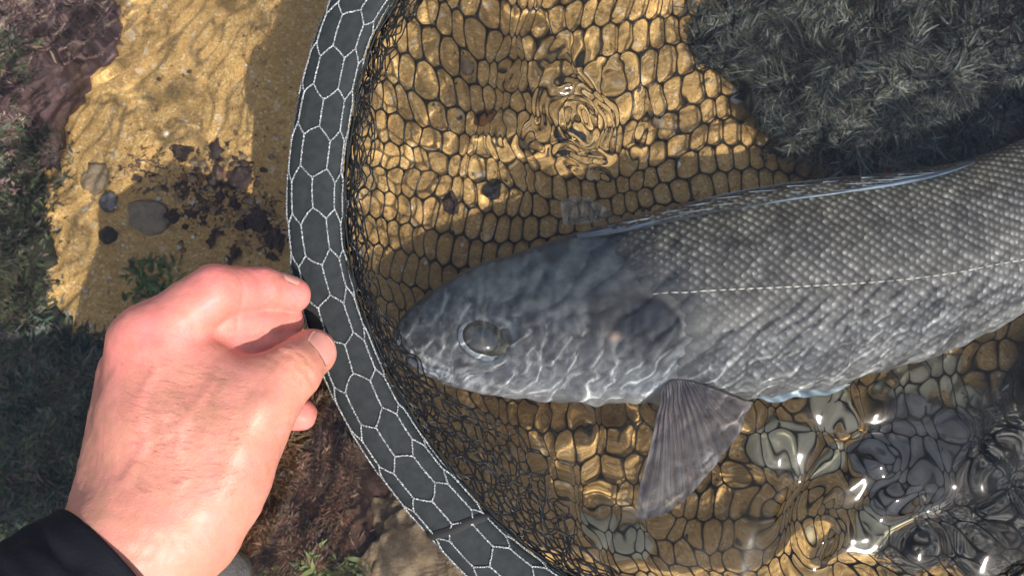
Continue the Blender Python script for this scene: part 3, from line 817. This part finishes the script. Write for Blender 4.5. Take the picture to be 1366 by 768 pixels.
pale_ = ramp3(qv, [(0, (.13, .15, .16)), (.12, (.36, .36, .29)), (.3, (.27, .26, .235)), (.55, (.27, .265, .245)), (.75, (.36, .37, .365)), (.9, (.48, .50, .50)), (1, (.62, .66, .67))])  # upper rows paler and warmer: sun glints put into the colour
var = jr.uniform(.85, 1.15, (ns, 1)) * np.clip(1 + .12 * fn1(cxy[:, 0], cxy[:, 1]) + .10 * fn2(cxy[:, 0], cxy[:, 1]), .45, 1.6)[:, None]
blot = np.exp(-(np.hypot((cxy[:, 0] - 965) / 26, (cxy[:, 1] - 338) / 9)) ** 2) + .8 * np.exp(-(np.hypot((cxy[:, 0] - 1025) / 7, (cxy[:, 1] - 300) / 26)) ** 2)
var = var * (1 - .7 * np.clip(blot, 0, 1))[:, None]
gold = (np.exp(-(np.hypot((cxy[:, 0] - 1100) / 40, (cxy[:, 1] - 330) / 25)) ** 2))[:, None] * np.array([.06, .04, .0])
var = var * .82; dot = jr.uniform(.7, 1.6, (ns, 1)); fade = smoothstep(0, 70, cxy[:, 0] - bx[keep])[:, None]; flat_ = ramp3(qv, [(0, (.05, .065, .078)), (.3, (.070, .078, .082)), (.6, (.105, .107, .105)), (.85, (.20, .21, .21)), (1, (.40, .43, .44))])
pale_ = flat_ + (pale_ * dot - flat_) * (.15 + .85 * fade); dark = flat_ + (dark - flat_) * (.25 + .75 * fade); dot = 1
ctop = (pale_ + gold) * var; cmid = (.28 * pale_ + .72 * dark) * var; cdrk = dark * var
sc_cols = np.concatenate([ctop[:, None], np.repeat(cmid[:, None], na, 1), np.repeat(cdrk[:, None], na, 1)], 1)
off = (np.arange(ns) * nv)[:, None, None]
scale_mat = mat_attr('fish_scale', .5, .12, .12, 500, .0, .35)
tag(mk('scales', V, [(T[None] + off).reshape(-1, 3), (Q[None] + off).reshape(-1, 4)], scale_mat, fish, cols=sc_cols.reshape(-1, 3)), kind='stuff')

def on_fish(px, py):
    """place and normal on the upper flank at a photograph position"""
    px = np.atleast_1d(np.asarray(px, float)); py = np.atleast_1d(np.asarray(py, float))
    tg = np.linspace(.3, len(UP) - 1, 4000); ug = cat1(UP, tg); lg = cat1(LO, tg); out_t = []; out_th = []
    for a, b in zip(px, py):
        qv = np.clip((b - ug[:, 1]) / (lg[:, 1] - ug[:, 1] + 1e-9), 0.002, .998); xx = ug[:, 0] + (lg[:, 0] - ug[:, 0]) * qv
        k = np.argmin(np.abs(xx - a)); out_t.append(tg[k]); out_th.append(math.acos(1 - 2 * qv[k]))
    out_t = np.array(out_t); out_th = np.array(out_th)
    p = fishsurf(out_t, out_th)[0]; p1 = fishsurf(out_t + .02, out_th)[0]; p2 = fishsurf(out_t, out_th + .02)[0]
    n_ = np.cross(p2 - p, p1 - p); n_ /= np.linalg.norm(n_, axis=1, keepdims=True); n_[n_[:, 2] < 0] *= -1
    return p, n_
# lateral line: a run of short pale tubes
ll, _ = resample(catmull([(866, 400), (960, 395), (1060, 391), (1160, 384), (1230, 375), (1300, 362), (1366, 346), (1450, 310), (1560, 240)], 300), 62)
p0, n0 = on_fish(ll[:, 0], ll[:, 1])
d0 = np.gradient(p0, axis=0)
tpar = np.linspace(-.40, .40, 5)
paths = p0[:, None] + d0[:, None] * tpar[None, :, None] + n0[:, None] * .0009
V, F = tubes(paths, np.tile(np.array([.0001, .00040, .00046, .00036, .0001]), (len(p0), 1)), 6)
a = M('lateral_line'); a.base((.62, .60, .52)); a.set(Roughness=.3, Metallic=.2)
mk('lateral_line', V, F, a.m, fish)

# eye
pe, ne = on_fish([648], [456]); pe, ne = pe[0], ne[0]
ux = P(688, 470, FZ + .03) - P(608, 442, FZ + .03); ux /= np.linalg.norm(ux); ux -= ne * (ux @ ne); ux /= np.linalg.norm(ux); uy = np.cross(ne, ux)
def dome(name, rx, ry, h, z0, mat, parent, cx=0, cy_=0, n=28, mrings=9):
    V = []; 
    for k in range(mrings):
        f = k / (mrings - 1); rr_ = math.cos(f * math.pi / 2); zz = math.sin(f * math.pi / 2)
        for i in range(n):
            t_ = 2 * math.pi * i / n
            V.append(pe + ux * (cx + rx * max(rr_, .001) * math.cos(t_)) + uy * (cy_ + ry * max(rr_, .001) * math.sin(t_)) + ne * (z0 + h * zz))
    return mk(name, np.array(V), gridfaces(mrings, n, True), mat, parent)
a = M('eye_silver'); nz = a.noise(300, 3); a.base(a.ramp(nz, [(.3, (.28, .33, .36)), (.7, (.62, .70, .74))])); a.set(Roughness=.25, Metallic=.3)
eye = dome('eye', .0142, .0106, .0040, -.0004, a.m, fish)
a = M('eye_pupil'); nz = a.noise(160, 3); a.base(a.ramp(nz, [(.35, (.035, .038, .032)), (.7, (.095, .092, .075))])); a.set(Roughness=.08); a.b.inputs['Coat Weight'].default_value = .6
dome('pupil', .0121, .0087, .0034, .0016, a.m, eye, -.0005, .0003)

# fins -----------------------------------------------------------
def fin_material(name, c0, c1, alpha):
    a = M(name); nz = a.noise(240, 4)
    a.base(a.mix(1.0, a.attr(), a.ramp(nz, [(.3, (.75,) * 3), (.7, (1.2,) * 3)]), 'MULTIPLY')); a.set(Roughness=.45)
    tr = a.n('ShaderNodeBsdfTransparent'); mx = a.n('ShaderNodeMixShader'); mx.inputs[0].default_value = alpha
    a.l(tr.outputs[0], mx.inputs[1]); a.l(a.b.outputs[0], mx.inputs[2]); a.l(mx.outputs[0], a.out.inputs[0]); return a.m
fin_mat = fin_material('fin_membrane', 0, 0, .66)
a = M('fin_ray'); a.base((.13, .125, .125)); a.set(Roughness=.5); ray_mat = a.m
def fan(name, base, tips, zb, zt, nray, mat, c_in, c_out, parent, raymat=None, zcurve=0.0):
    nr, nu = nray * 6 + 1, 26
    bs = resample(catmull(base, 60), nr)[0]; ts = resample(catmull(tips, 120), nr)[0]
    u = np.linspace(0, 1, nu)[:, None]
    xy = bs[None] * (1 - u[..., None]) + ts[None] * u[..., None]
    ph = np.linspace(0, nray, nr)
    z = zb + (zt - zb) * u + zcurve * np.sin(math.pi * u) + .0007 * np.cos(2 * math.pi * ph)[None] * np.sin(math.pi * np.clip(u, .05, .9)) + .002 * np.sin(ph * .9)[None] * u
    V = P(xy[..., 0], xy[..., 1], np.broadcast_to(z, xy.shape[:2]))
    rj = np.random.default_rng(17); rv = np.interp(ph, np.arange(nray + 1), rj.uniform(.75, 1.25, nray + 1))
    c = np.array(c_in) * (1 - u[..., None]) + np.array(c_out) * u[..., None]
    c = np.broadcast_to(c, V.shape) * (1 + .32 * np.cos(2 * math.pi * ph))[None, :, None] * rv[None, :, None]
    top = V.reshape(-1, 3); low = (V - (0, 0, .0004)).reshape(-1, 3); nvv = len(top)
    f = gridfaces(nu, nr)
    o = mk(name, np.concatenate([top, low]), np.concatenate([f, f[:, ::-1] + nvv]), mat, parent, cols=np.concatenate([c.reshape(-1, 3)] * 2))
    if raymat:
        for k in range(nray + 1):
            pth = V[:, min(k * 6, nr - 1)][None] + (0, 0, .0002)
            rd = np.linspace(.00042, .00010, nu)[None]
            vv, ff = tubes(pth[:, ::2], rd[:, ::2], 5); mk('fin_ray', vv, ff, raymat, o)
    return o
fan('pectoral_fin', [(884, 516), (905, 506), (936, 514)], [(845, 690), (858, 694), (900, 676), (945, 636), (985, 580), (1003, 538)], -.022, -.034, 13, fin_mat,
    (.26, .20, .20), (.20, .195, .20), fish, ray_mat, .006)
pf = fan('pelvic_fin', [(1000, 527), (1040, 520), (1080, 508)], [(1004, 532), (1050, 536), (1100, 524), (1136, 511)], -.038, -.040, 6, fin_material('pale_fin', 0, 0, .9),
    (.55, .66, .68), (.60, .74, .76), fish)
# folded dorsal fin: membrane and spines lying along the back
nb = 120
bl, _ = resample(catmull([(770, 313), (860, 290), (960, 266), (1060, 249), (1150, 239), (1240, 228), (1300, 214)], 200), nb)
wd_ = 24 * np.sin(np.linspace(.04, .97, nb) * math.pi) ** .6
kk = np.linspace(0, 1, 11)
xy = bl[:, None] + np.stack([np.zeros((nb, 11)), wd_[:, None] * (kk - .25)[None]], -1)
z = FZ + .0045 + .016 * kk[None] ** .8 + .0011 * np.sin(kk * 19 + np.linspace(0, 6, nb)[:, None]) + .0016
V = P(xy[..., 0], xy[..., 1], z + 0 * xy[..., 0])
dn = Noise(91, 1.0, 20)
sv = 1 + .45 * dn(np.linspace(0, 5, nb)[:, None], kk[None] * 5)
c = np.array([.19, .255, .31])[None, None] * np.clip(sv, .35, 2.0)[..., None]  # blue-grey with the sky sheen along the back painted in
red = np.exp(-(np.hypot(xy[..., 0] - 1186, xy[..., 1] - 233) / 5) ** 2)[..., None]
c = c * (1 - red) + np.array([.5, .07, .05]) * red
top = V.reshape(-1, 3); low = (V - (0, .0, .0006)).reshape(-1, 3); f = gridfaces(nb, 11)
dors = mk('dorsal_fin', np.concatenate([top, low]), np.concatenate([f, f[:, ::-1] + len(top)]), fin_material('dorsal_membrane', 0, 0, .88), fish, cols=np.concatenate([c.reshape(-1, 3)] * 2))
a = M('fin_spine'); a.base((.21, .27, .32)); a.set(Roughness=.65); sp_m = a.m
for k in range(9):
    i0 = 8 + k * 11; i1 = min(i0 + 42, nb - 1); idx = np.arange(i0, i1); j_ = np.linspace(2, 8.5, len(idx))
    pth = np.stack([V[idx, np.floor(j_).astype(int), d] * (1 - (j_ % 1)) + V[idx, np.minimum(np.floor(j_).astype(int) + 1, 10), d] * (j_ % 1) for d in range(3)], -1) + (0, 0, .0005)
    vv, ff = tubes(pth[None], np.linspace(.0006, .00012, len(idx))[None], 6); mk('spine', vv, ff, sp_m, dors)
fan('dorsal_fin_flap', [(752, 300), (780, 298), (812, 292)], [(748, 268), (772, 262), (800, 272), (818, 284)], FZ + .002, FZ + .006, 5, fin_material('thin_fin', 0, 0, .28), (.09, .095, .095), (.08, .085, .08), fish)
fan('tail_fin', [(1840, -112), (1852, -68), (1848, -14)], [(1960, -330), (1985, -200), (1995, -110), (2060, -60), (2090, 40)], FZ, FZ, 14, fin_mat, (.12, .12, .12), (.08, .08, .08), fish)

# ---------------------------------------------------------------- hand
def J(px, py, zmm): return P(px, py, (np.asarray(zmm) - 18.) * .001)
def cap(p, a, b, ra, rb):
    ba = b - a; t = np.clip(((p - a) @ ba) / (ba @ ba), 0, 1).astype(np.float32)
    return np.linalg.norm(p - a - t[..., None] * ba, axis=-1) - (ra + (rb - ra) * t)
def smin(a, b, k):
    h = np.clip(.5 + .5 * (b - a) / k, 0, 1)
    return b + (a - b) * h - k * h * (1 - h)
mmr = .001045
# (a, b, radius a, radius b) in photograph position, height above the water and mm
palm = [((190, 700, 62), (96, 782, 76), 25, 22), ((246, 712, 57), (160, 806, 68), 22, 17), ((96, 782, 76), (0, 860, 92), 22, 22),
        ((160, 676, 56), (178, 500, 46), 17, 15), ((196, 676, 60), (194, 470, 60), 19, 15), ((236, 680, 60), (202, 452, 64), 20, 14.5), ((150, 665, 50), (182, 520, 34), 15, 13),
        ((215, 560, 58), (290, 560, 58), 22, 21), ((245, 640, 56), (300, 600, 57), 22, 20), ((225, 480, 62), (268, 478, 60), 12.5, 9.5),
        ((285, 655, 56), (342, 545, 58), 18, 15.5), ((262, 500, 59), (330, 515, 57), 12, 12.5), ((255, 690, 56), (290, 650, 56), 19, 18), ((240, 560, 40), (200, 620, 40), 20, 20)]
index = [((200, 452, 65), (287, 389, 63), 14, 11.6), ((287, 389, 63), (350, 384, 48), 11.4, 9.2), ((350, 384, 48), (391, 394, 37), 9.0, 8.0)]
middle = [((196, 474, 58), (300, 424, 50), 13, 11), ((300, 424, 50), (352, 431, 40), 10.8, 9.4), ((352, 431, 40), (381, 428, 33), 9.2, 8.4)]
ring_ = [((190, 500, 50), (304, 452, 47), 12.5, 10.5), ((304, 452, 47), (350, 460, 40), 10.4, 9.2), ((350, 460, 40), (378, 458, 34), 9, 8.2)]
little = [((186, 530, 32), (300, 545, 22), 11.5, 9.5), ((300, 545, 22), (360, 550, 22), 9, 8.2), ((360, 550, 22), (400, 552, 21), 8.2, 7.8)]
thumb = [((342, 545, 58), (388, 496, 53), 15, 12.4), ((388, 496, 53), (416, 470, 40), 12.4, 11.0)]
tend = [((240, 660, 76), (206, 470, 77), 3.0, 3.2), ((214, 660, 77), (186, 480, 72), 2.8, 3.0), ((300, 640, 72), (350, 540, 73), 3.0, 3.5)]
def conv(L): return [(J(*a), J(*b), ra * mmr, rb * mmr) for a, b, ra, rb in L]
palm, index, middle, ring_, little, thumb, tend = map(conv, (palm, index, middle, ring_, little, thumb, tend))
def chain(p, L, k):
    d = cap(p, *L[0])
    for c in L[1:]: d = smin(d, cap(p, *c), k)
    return d
veins = [catmull([J(*v) for v in vs], 7) for vs in ([(175, 640, 76), (200, 590, 79), (190, 540, 78), (215, 490, 78)], [(250, 640, 78), (240, 590, 80), (262, 540, 79), (285, 500, 76)], [(200, 590, 79), (240, 570, 80.5)])]
pip_c = [J(287, 389, 63), J(200, 452, 65), J(388, 496, 55)]
def hand_sdf(p):
    d = chain(p, palm, .011)
    for tdn in tend: d = smin(d, cap(p, *tdn), .006)
    out = None
    for L, k in ((index, .006), (middle, .006), (ring_, .006), (little, .006), (thumb, .008)):
        f = chain(p, L, .0028 if L is not thumb else .004)
        f = smin(d, f, k)
        out = f if out is None else np.minimum(out, f)
    return out
STEP = .0013
lo = np.array([-.275, -.215, -.004]); hi = np.array([-.075, .035, .118])
lo[:2] = np.minimum(J(-60, 900, 100)[:2], J(120, 900, 60)[:2]) - .03; lo[2] = -.012
hi[:2] = (J(460, 470, 50)[0] + .006, J(280, 330, 60)[1] + .006); hi[2] = .13
nx, ny, nz_ = np.ceil((hi - lo) / STEP).astype(int)
ax = [lo[k] + STEP * np.arange(n_) for k, n_ in enumerate((nx, ny, nz_))]
D = np.empty((nx, ny, nz_), np.float32)
for i0 in range(0, nx, 16):
    gx_, gy_, gz_ = np.meshgrid(ax[0][i0:i0 + 16], ax[1], ax[2], indexing='ij')
    D[i0:i0 + 16] = hand_sdf(np.stack([gx_, gy_, gz_], -1).astype(np.float32))
D[0] = D[-1] = .01; D[:, 0] = D[:, -1] = .01; D[:, :, 0] = D[:, :, -1] = .01
# surface nets
ins = D < 0
cnt = sum(ins[a:nx - 1 + a, b_:ny - 1 + b_, c_:nz_ - 1 + c_].astype(np.int8) for a in (0, 1) for b_ in (0, 1) for c_ in (0, 1))
act = (cnt > 0) & (cnt < 8)
ids = -np.ones(act.shape, np.int64); ids[act] = np.arange(act.sum())
ci = np.argwhere(act)
Vh = lo + (ci + .5) * STEP
def edges(axis_):
    sh = [slice(None)] * 3; s1 = list(sh); s2 = list(sh); s1[axis_] = slice(0, -1); s2[axis_] = slice(1, None)
    A, B = ins[tuple(s1)], ins[tuple(s2)]; e = np.argwhere(A != B); fl = A[tuple(e.T)]
    o1, o2 = [k for k in range(3) if k != axis_]
    ok = (e[:, o1] > 0) & (e[:, o2] > 0) & (e[:, o1] < D.shape[o1] - 1) & (e[:, o2] < D.shape[o2] - 1); e, fl = e[ok], fl[ok]
    qd = []
    for da, db in ((-1, -1), (0, -1), (0, 0), (-1, 0)):
        c = e.copy(); c[:, o1] += da; c[:, o2] += db; qd.append(ids[tuple(c.T)])
    qd = np.stack(qd, -1)
    if axis_ == 1: fl = ~fl
    qd[~fl] = qd[~fl][:, ::-1]
    return qd
Fh = np.concatenate([edges(k) for k in range(3)])
Fh = Fh[(Fh >= 0).all(1)]
def grad(p, h=.0004):
    g_ = np.stack([hand_sdf(p + np.eye(3)[k] * h) - hand_sdf(p - np.eye(3)[k] * h) for k in range(3)], -1) / (2 * h)
    return g_ / (np.linalg.norm(g_, axis=-1, keepdims=True) + 1e-9)
for _ in range(3):
    g_ = grad(Vh); Vh = Vh - g_ * hand_sdf(Vh)[:, None]
# one light smoothing pass so that the joins read as skin
nbr = np.zeros_like(Vh); deg = np.zeros(len(Vh))
for _ in range(3):
    nbr[:] = 0; deg[:] = 0
    for a_, b_ in ((0, 1), (1, 2), (2, 3), (3, 0)):
        np.add.at(nbr, Fh[:, a_], Vh[Fh[:, b_]]); np.add.at(deg, Fh[:, a_], 1)
        np.add.at(nbr, Fh[:, b_], Vh[Fh[:, a_]]); np.add.at(deg, Fh[:, b_], 1)
    Vh = Vh * .5 + .5 * nbr / np.maximum(deg, 1)[:, None]
gN = grad(Vh)
# folds over the joints, soft unevenness of the flesh
sk1, sk2 = Noise(101, .022, 30, 1, 3), Noise(102, .007, 30, 1, 3)
disp = .00016 * sk1(*Vh.T) + .00007 * sk2(*Vh.T)
def folds(c, axis_a, axis_b, width, nf, depth, rad_):
    dr = (axis_b - axis_a) / np.linalg.norm(axis_b - axis_a); s_ = (Vh - c) @ dr
    fall = np.exp(-(np.linalg.norm(Vh - c, axis=1) / rad_) ** 4) * np.exp(-(s_ / width) ** 2) * np.clip(gN[:, 2] + .3, 0, 1)
    wob_ = .0006 * sk2(*(Vh * 1.3).T)
    return -depth * fall * (np.abs(np.cos((s_ + wob_) / width * nf)) ** 4)
disp += folds(J(391, 493, 57), thumb[0][0], thumb[1][1], .0065, 4.5, .0007, .022)
disp += folds(J(352, 384, 51), index[0][1], index[2][1], .0028, 3.5, .0004, .014)
disp += folds(J(378, 566, 58), J(378, 566, 58), J(360, 500, 58), .006, 4.0, .0008, .012)
disp += folds(J(312, 400, 58), index[0][1], index[1][1], .002, 1.5, .0008, .013)
for vp in veins:
    dv = np.full(len(Vh), 1.)
    for a_, b_ in zip(vp[:-1], vp[1:]):
        ab = (b_ - a_)[:2]; t_ = np.clip(((Vh[:, :2] - a_[:2]) @ ab) / (ab @ ab), 0, 1)
        dv = np.minimum(dv, np.linalg.norm(Vh[:, :2] - a_[:2] - t_[:, None] * ab, axis=1))
    disp += .0006 * np.exp(-(dv / .0022) ** 2) * np.clip(gN[:, 2], 0, 1)
Vh = Vh + gN * disp[:, None]
# skin colour: redder over the knuckles and fingers, browner on the back of the hand
def near_(pts, r): return np.max([np.exp(-(np.linalg.norm(Vh - J(*p), axis=1) / r) ** 2) for p in pts], 0)
redf = np.clip(near_([(287, 370, 70), (200, 440, 75), (180, 470, 65), (340, 380, 58), (390, 392, 45), (340, 432, 40), (380, 430, 30), (397, 550, 22), (345, 466, 20), (280, 440, 50)], .022), 0, 1)
thf = np.clip(near_([(400, 485, 64), (425, 465, 52)], .018), 0, 1)
sc1 = Noise(103, .012, 30, 1.2, 3)(*Vh.T); sc2 = Noise(104, .035, 20, 1, 3)(*Vh.T)
skin = np.array([.475, .200, .143]) * np.ones((len(Vh), 1))
skin = skin * (1 - redf[:, None]) + np.array([.58, .180, .150]) * redf[:, None]
skin = skin * (1 - .7 * thf[:, None]) + np.array([.57, .225, .150]) * .7 * thf[:, None]
skin = skin * (1 + .04 * sc1 + .05 * sc2)[:, None]; skin[:, 1] *= 1 - .03 * sc1
skin = np.clip(skin, .05, .9)
a = M('skin'); co = a.coord()
v1 = a.voro(1100, co, 'Distance'); nz = a.noise(420, 4, .65, co); n3 = a.noise(90, 4, .6, co)
c = a.mix(1.0, a.attr(), a.ramp(n3, [(.3, (.93, .90, .90)), (.7, (1.05, 1.06, 1.06))]), 'MULTIPLY')
c = a.mix(1.0, c, a.ramp(nz, [(.3, (.95, .93, .93)), (.7, (1.03, 1.04, 1.04))]), 'MULTIPLY')
a.base(c); a.set(Roughness=.55)
a.b.inputs['Subsurface Weight'].default_value = .35
a.b.inputs['Subsurface Radius'].default_value = (1.0, .35, .2); a.b.inputs['Subsurface Scale'].default_value = .0035
a.b.inputs['Specular IOR Level'].default_value = .35; a.b.inputs['Coat Weight'].default_value = .05; a.b.inputs['Coat Roughness'].default_value = .3
a.bump(a.mix(.5, v1, nz), .00035, .6)
person = mk('person', Vh, Fh, a.m, None, cols=skin, water_lit=False)
tag(person, 'bare hand in a black sleeve pinching the net hoop between thumb and index finger', 'person')

# nails: curved plates set on the last finger joints
a = M('nail'); nz = a.noise(120, 3); a.base(a.ramp(nz, [(.3, (.53, .22, .17)), (.7, (.57, .25, .20))])); a.set(Roughness=.38); a.b.inputs['Coat Weight'].default_value = .15
nail_mat = a.m
def nail(a_, b_, facing, r, lenf, half, s0=.35):
    dr = (b_ - a_); Ln = np.linalg.norm(dr); dr /= Ln
    f_ = np.asarray(facing, float); f_ = f_ - dr * (f_ @ dr); f_ /= np.linalg.norm(f_); sd = np.cross(dr, f_)
    nu, nv_ = 14, 13; V = []
    for iu in range(nu):
        u = iu / (nu - 1)
        for iv in range(nv_):
            v = -1 + 2 * iv / (nv_ - 1)
            hw = half * (1 - .25 * (1 - u) ** 2) * math.sqrt(max(0, 1 - max(0, (u - .75) / .25) ** 2 * .45)) 
            an = v * hw; ss_ = s0 * Ln + lenf * (u - .12 * v * v * (1 if u > .5 else -1) * abs(u - .5) * 2)
            o_ = a_ + dr * min(ss_, Ln * 1.0 + .0035); dv_ = f_ * math.cos(an) + sd * math.sin(an)
            V.append((o_, dv_))
    O = np.array([v[0] for v in V]); Dv = np.array([v[1] for v in V]); tm = np.full(len(O), r * 2.2)
    for _ in range(40): tm = tm - np.clip(hand_sdf(O + Dv * tm[:, None]), -.002, .01) * .9
    edge = np.array([[(abs(-1 + 2 * iv / (nv_ - 1)) ** 6 + (1 - iu / (nu - 1)) ** 8) for iv in range(nv_)] for iu in range(nu)]).ravel()
    pt = O + Dv * (tm + .0006 - .0007 * np.clip(edge, 0, 1))[:, None]; lowp = O + Dv * (tm - .0012)[:, None]
    f = gridfaces(nu, nv_); bi = np.concatenate([np.arange(nv_), np.arange(1, nu) * nv_ + nv_ - 1, np.arange(nu * nv_ - 2, (nu - 1) * nv_ - 1, -1), np.arange(nu - 2, 0, -1) * nv_])
    bj = np.roll(bi, -1); n2 = nu * nv_
    return mk('fingernail', np.concatenate([pt, lowp]), np.concatenate([f, np.stack([bi, bj, bj + n2, bi + n2], -1)]), nail_mat, person)
nail(thumb[1][0], thumb[1][1], (.66, .22, .60), .0105, .0150, .85, .48)
nail(index[2][0], index[2][1], (.05, .85, .52), .008, .010, .75, .35)

# fine hair on the back of the hand
hr = np.random.default_rng(8)
hx = hr.uniform(165, 335, 9000); hy = hr.uniform(480, 665, 9000)
dens = np.exp(-(((hx - 240) / 85) ** 2 + ((hy - 580) / 85) ** 2)) + .35 * np.exp(-(((hx - 300) / 40) ** 2 + ((hy - 510) / 30) ** 2))
kp = hr.uniform(0, 1, 9000) < dens * .085; hx, hy = hx[kp], hy[kp]
hp = P(hx, hy, .11); cdir = hp - CAMLOC; cdir /= np.linalg.norm(cdir, axis=1, keepdims=True); tm = np.zeros(len(hp))
for _ in range(40): tm += np.clip(hand_sdf(hp + cdir * tm[:, None]), -.002, .02) * .9
root = hp + cdir * tm[:, None]; gn = grad(root)
hang = np.interp(hx, [165, 240, 335], [3.5, 2.7, 2.2]) + .35 * hr.normal(size=len(hx))
dv = np.stack([np.cos(hang), np.sin(hang) * -.2 + .1, np.zeros(len(hx))], -1); dv = dv - gn * (dv * gn).sum(1, keepdims=True); dv /= np.linalg.norm(dv, axis=1, keepdims=True)
sdv = np.cross(gn, dv); Lh = hr.uniform(.004, .009, len(hx))[:, None]; cu = hr.normal(0, .35, len(hx))[:, None]
pth = np.stack([root + Lh * (s_ * dv + cu * s_ * s_ * sdv) + gn * (.0004 + .0014 * s_ * (1 - .6 * s_)) for s_ in np.linspace(0, 1, 6)], 1)
vv, ff = tubes(pth, np.tile(np.linspace(.00004, .000012, 6), (len(hx), 1)), 3)
a = M('hair'); a.base((.26, .12, .075)); a.set(Roughness=.5)
tag(mk('hair', vv, ff, a.m, person), kind='stuff')

# sleeve
a = M('black_cloth'); co = a.coord(); wv = a.noise(700, 3, .6, co); n2 = a.noise(25, 4, .6, co)
a.base(a.ramp(n2, [(.3, (.0040, .0045, .0075)), (.7, (.0075, .0085, .013))])); a.set(Roughness=.8); a.bump(wv, .0006, .5); a.b.inputs['Specular IOR Level'].default_value = .2
cl = np.array([J(152, 768, 66), J(95, 815, 77), J(0, 885, 95), J(-130, 975, 125), J(-300, 1090, 170), J(-420, 1170, 205)])
cp, _ = resample(catmull(cl, 200), 90); ct = np.gradient(cp, axis=0); ct /= np.linalg.norm(ct, axis=1, keepdims=True)
aup = np.array([0, 0, 1.]) - ct * ct[:, 2:3]; aup /= np.linalg.norm(aup, axis=1, keepdims=True); asd = np.cross(ct, aup)
tn = np.linspace(0, 2 * math.pi, 96, endpoint=False); rs = np.interp(np.arange(90), [0, 6, 30, 89], [.0360, .0375, .042, .056])
wn = Noise(111, 1.0, 24, 1.0)
wr = .0007 * wn(np.arange(90)[:, None] / 7. , 2 * np.cos(tn)[None] + 3 * np.sin(tn)[None]) * np.clip(np.arange(90)[:, None] / 6., .05, 1)
rr_ = rs[:, None] + wr
out = cp[:, None] + asd[:, None] * (rr_ * 1.04)[..., None] * np.cos(tn)[None, :, None] + aup[:, None] * (rr_ * .93)[..., None] * np.sin(tn)[None, :, None]
inn_ = cp[:12, None] + ct[:12, None] * 0 + asd[:12, None] * ((rr_[:12] - .0022) * 1.04)[..., None] * np.cos(tn)[None, :, None] + aup[:12, None] * ((rr_[:12] - .0022) * .93)[..., None] * np.sin(tn)[None, :, None]
lipr = (out[0] + inn_[0]) / 2 - ct[0] * .0012
allr = np.concatenate([inn_[::-1], lipr[None], out])
mk('sleeve', allr, gridfaces(len(allr), 96, wrap_x=True), a.m, person)

# ---------------------------------------------------------------- bubbles on the surface
a = M('bubble_film'); fr = a.n('ShaderNodeLayerWeight'); fr.inputs[0].default_value = .35
tr = a.n('ShaderNodeBsdfTransparent'); gl = a.n('ShaderNodeBsdfGlossy'); gl.inputs['Roughness'].default_value = .03; mx = a.n('ShaderNodeMixShader')
a.l(fr.outputs['Fresnel'], mx.inputs[0]); a.l(tr.outputs[0], mx.inputs[1]); a.l(gl.outputs[0], mx.inputs[2]); a.l(mx.outputs[0], a.out.inputs[0])
for k, (bx_, by_, br) in enumerate([(84, 112, 7), (216, 86, 5), (223, 194, 5), (151, 274, 9), (116, 4, 5), (70, 30, 4)]):
    V_, F_ = ICO[3]; V_ = V_ * (br / 2700.); p_ = P(bx_, by_, 0); keepv = V_[:, 2] > -br / 2700. * .25
    F2 = F_[keepv[F_].all(1)]
    o = mk('bubble', V_ * (1, 1, .7), F2, a.m); o.location = (p_[0], p_[1], float(water_height(np.array([p_[0]]), np.array([p_[1]]))[0]))
    tag(o, ['small clear bubble beside the coralline rock', 'small clear bubble over the bright sand', 'small clear bubble above the maroon pebble cluster', 'large clear bubble near the white shell chips',
            'tiny clear bubble over the low mauve ridge', 'tiny clear bubble over the purple rock'][k], 'bubble')
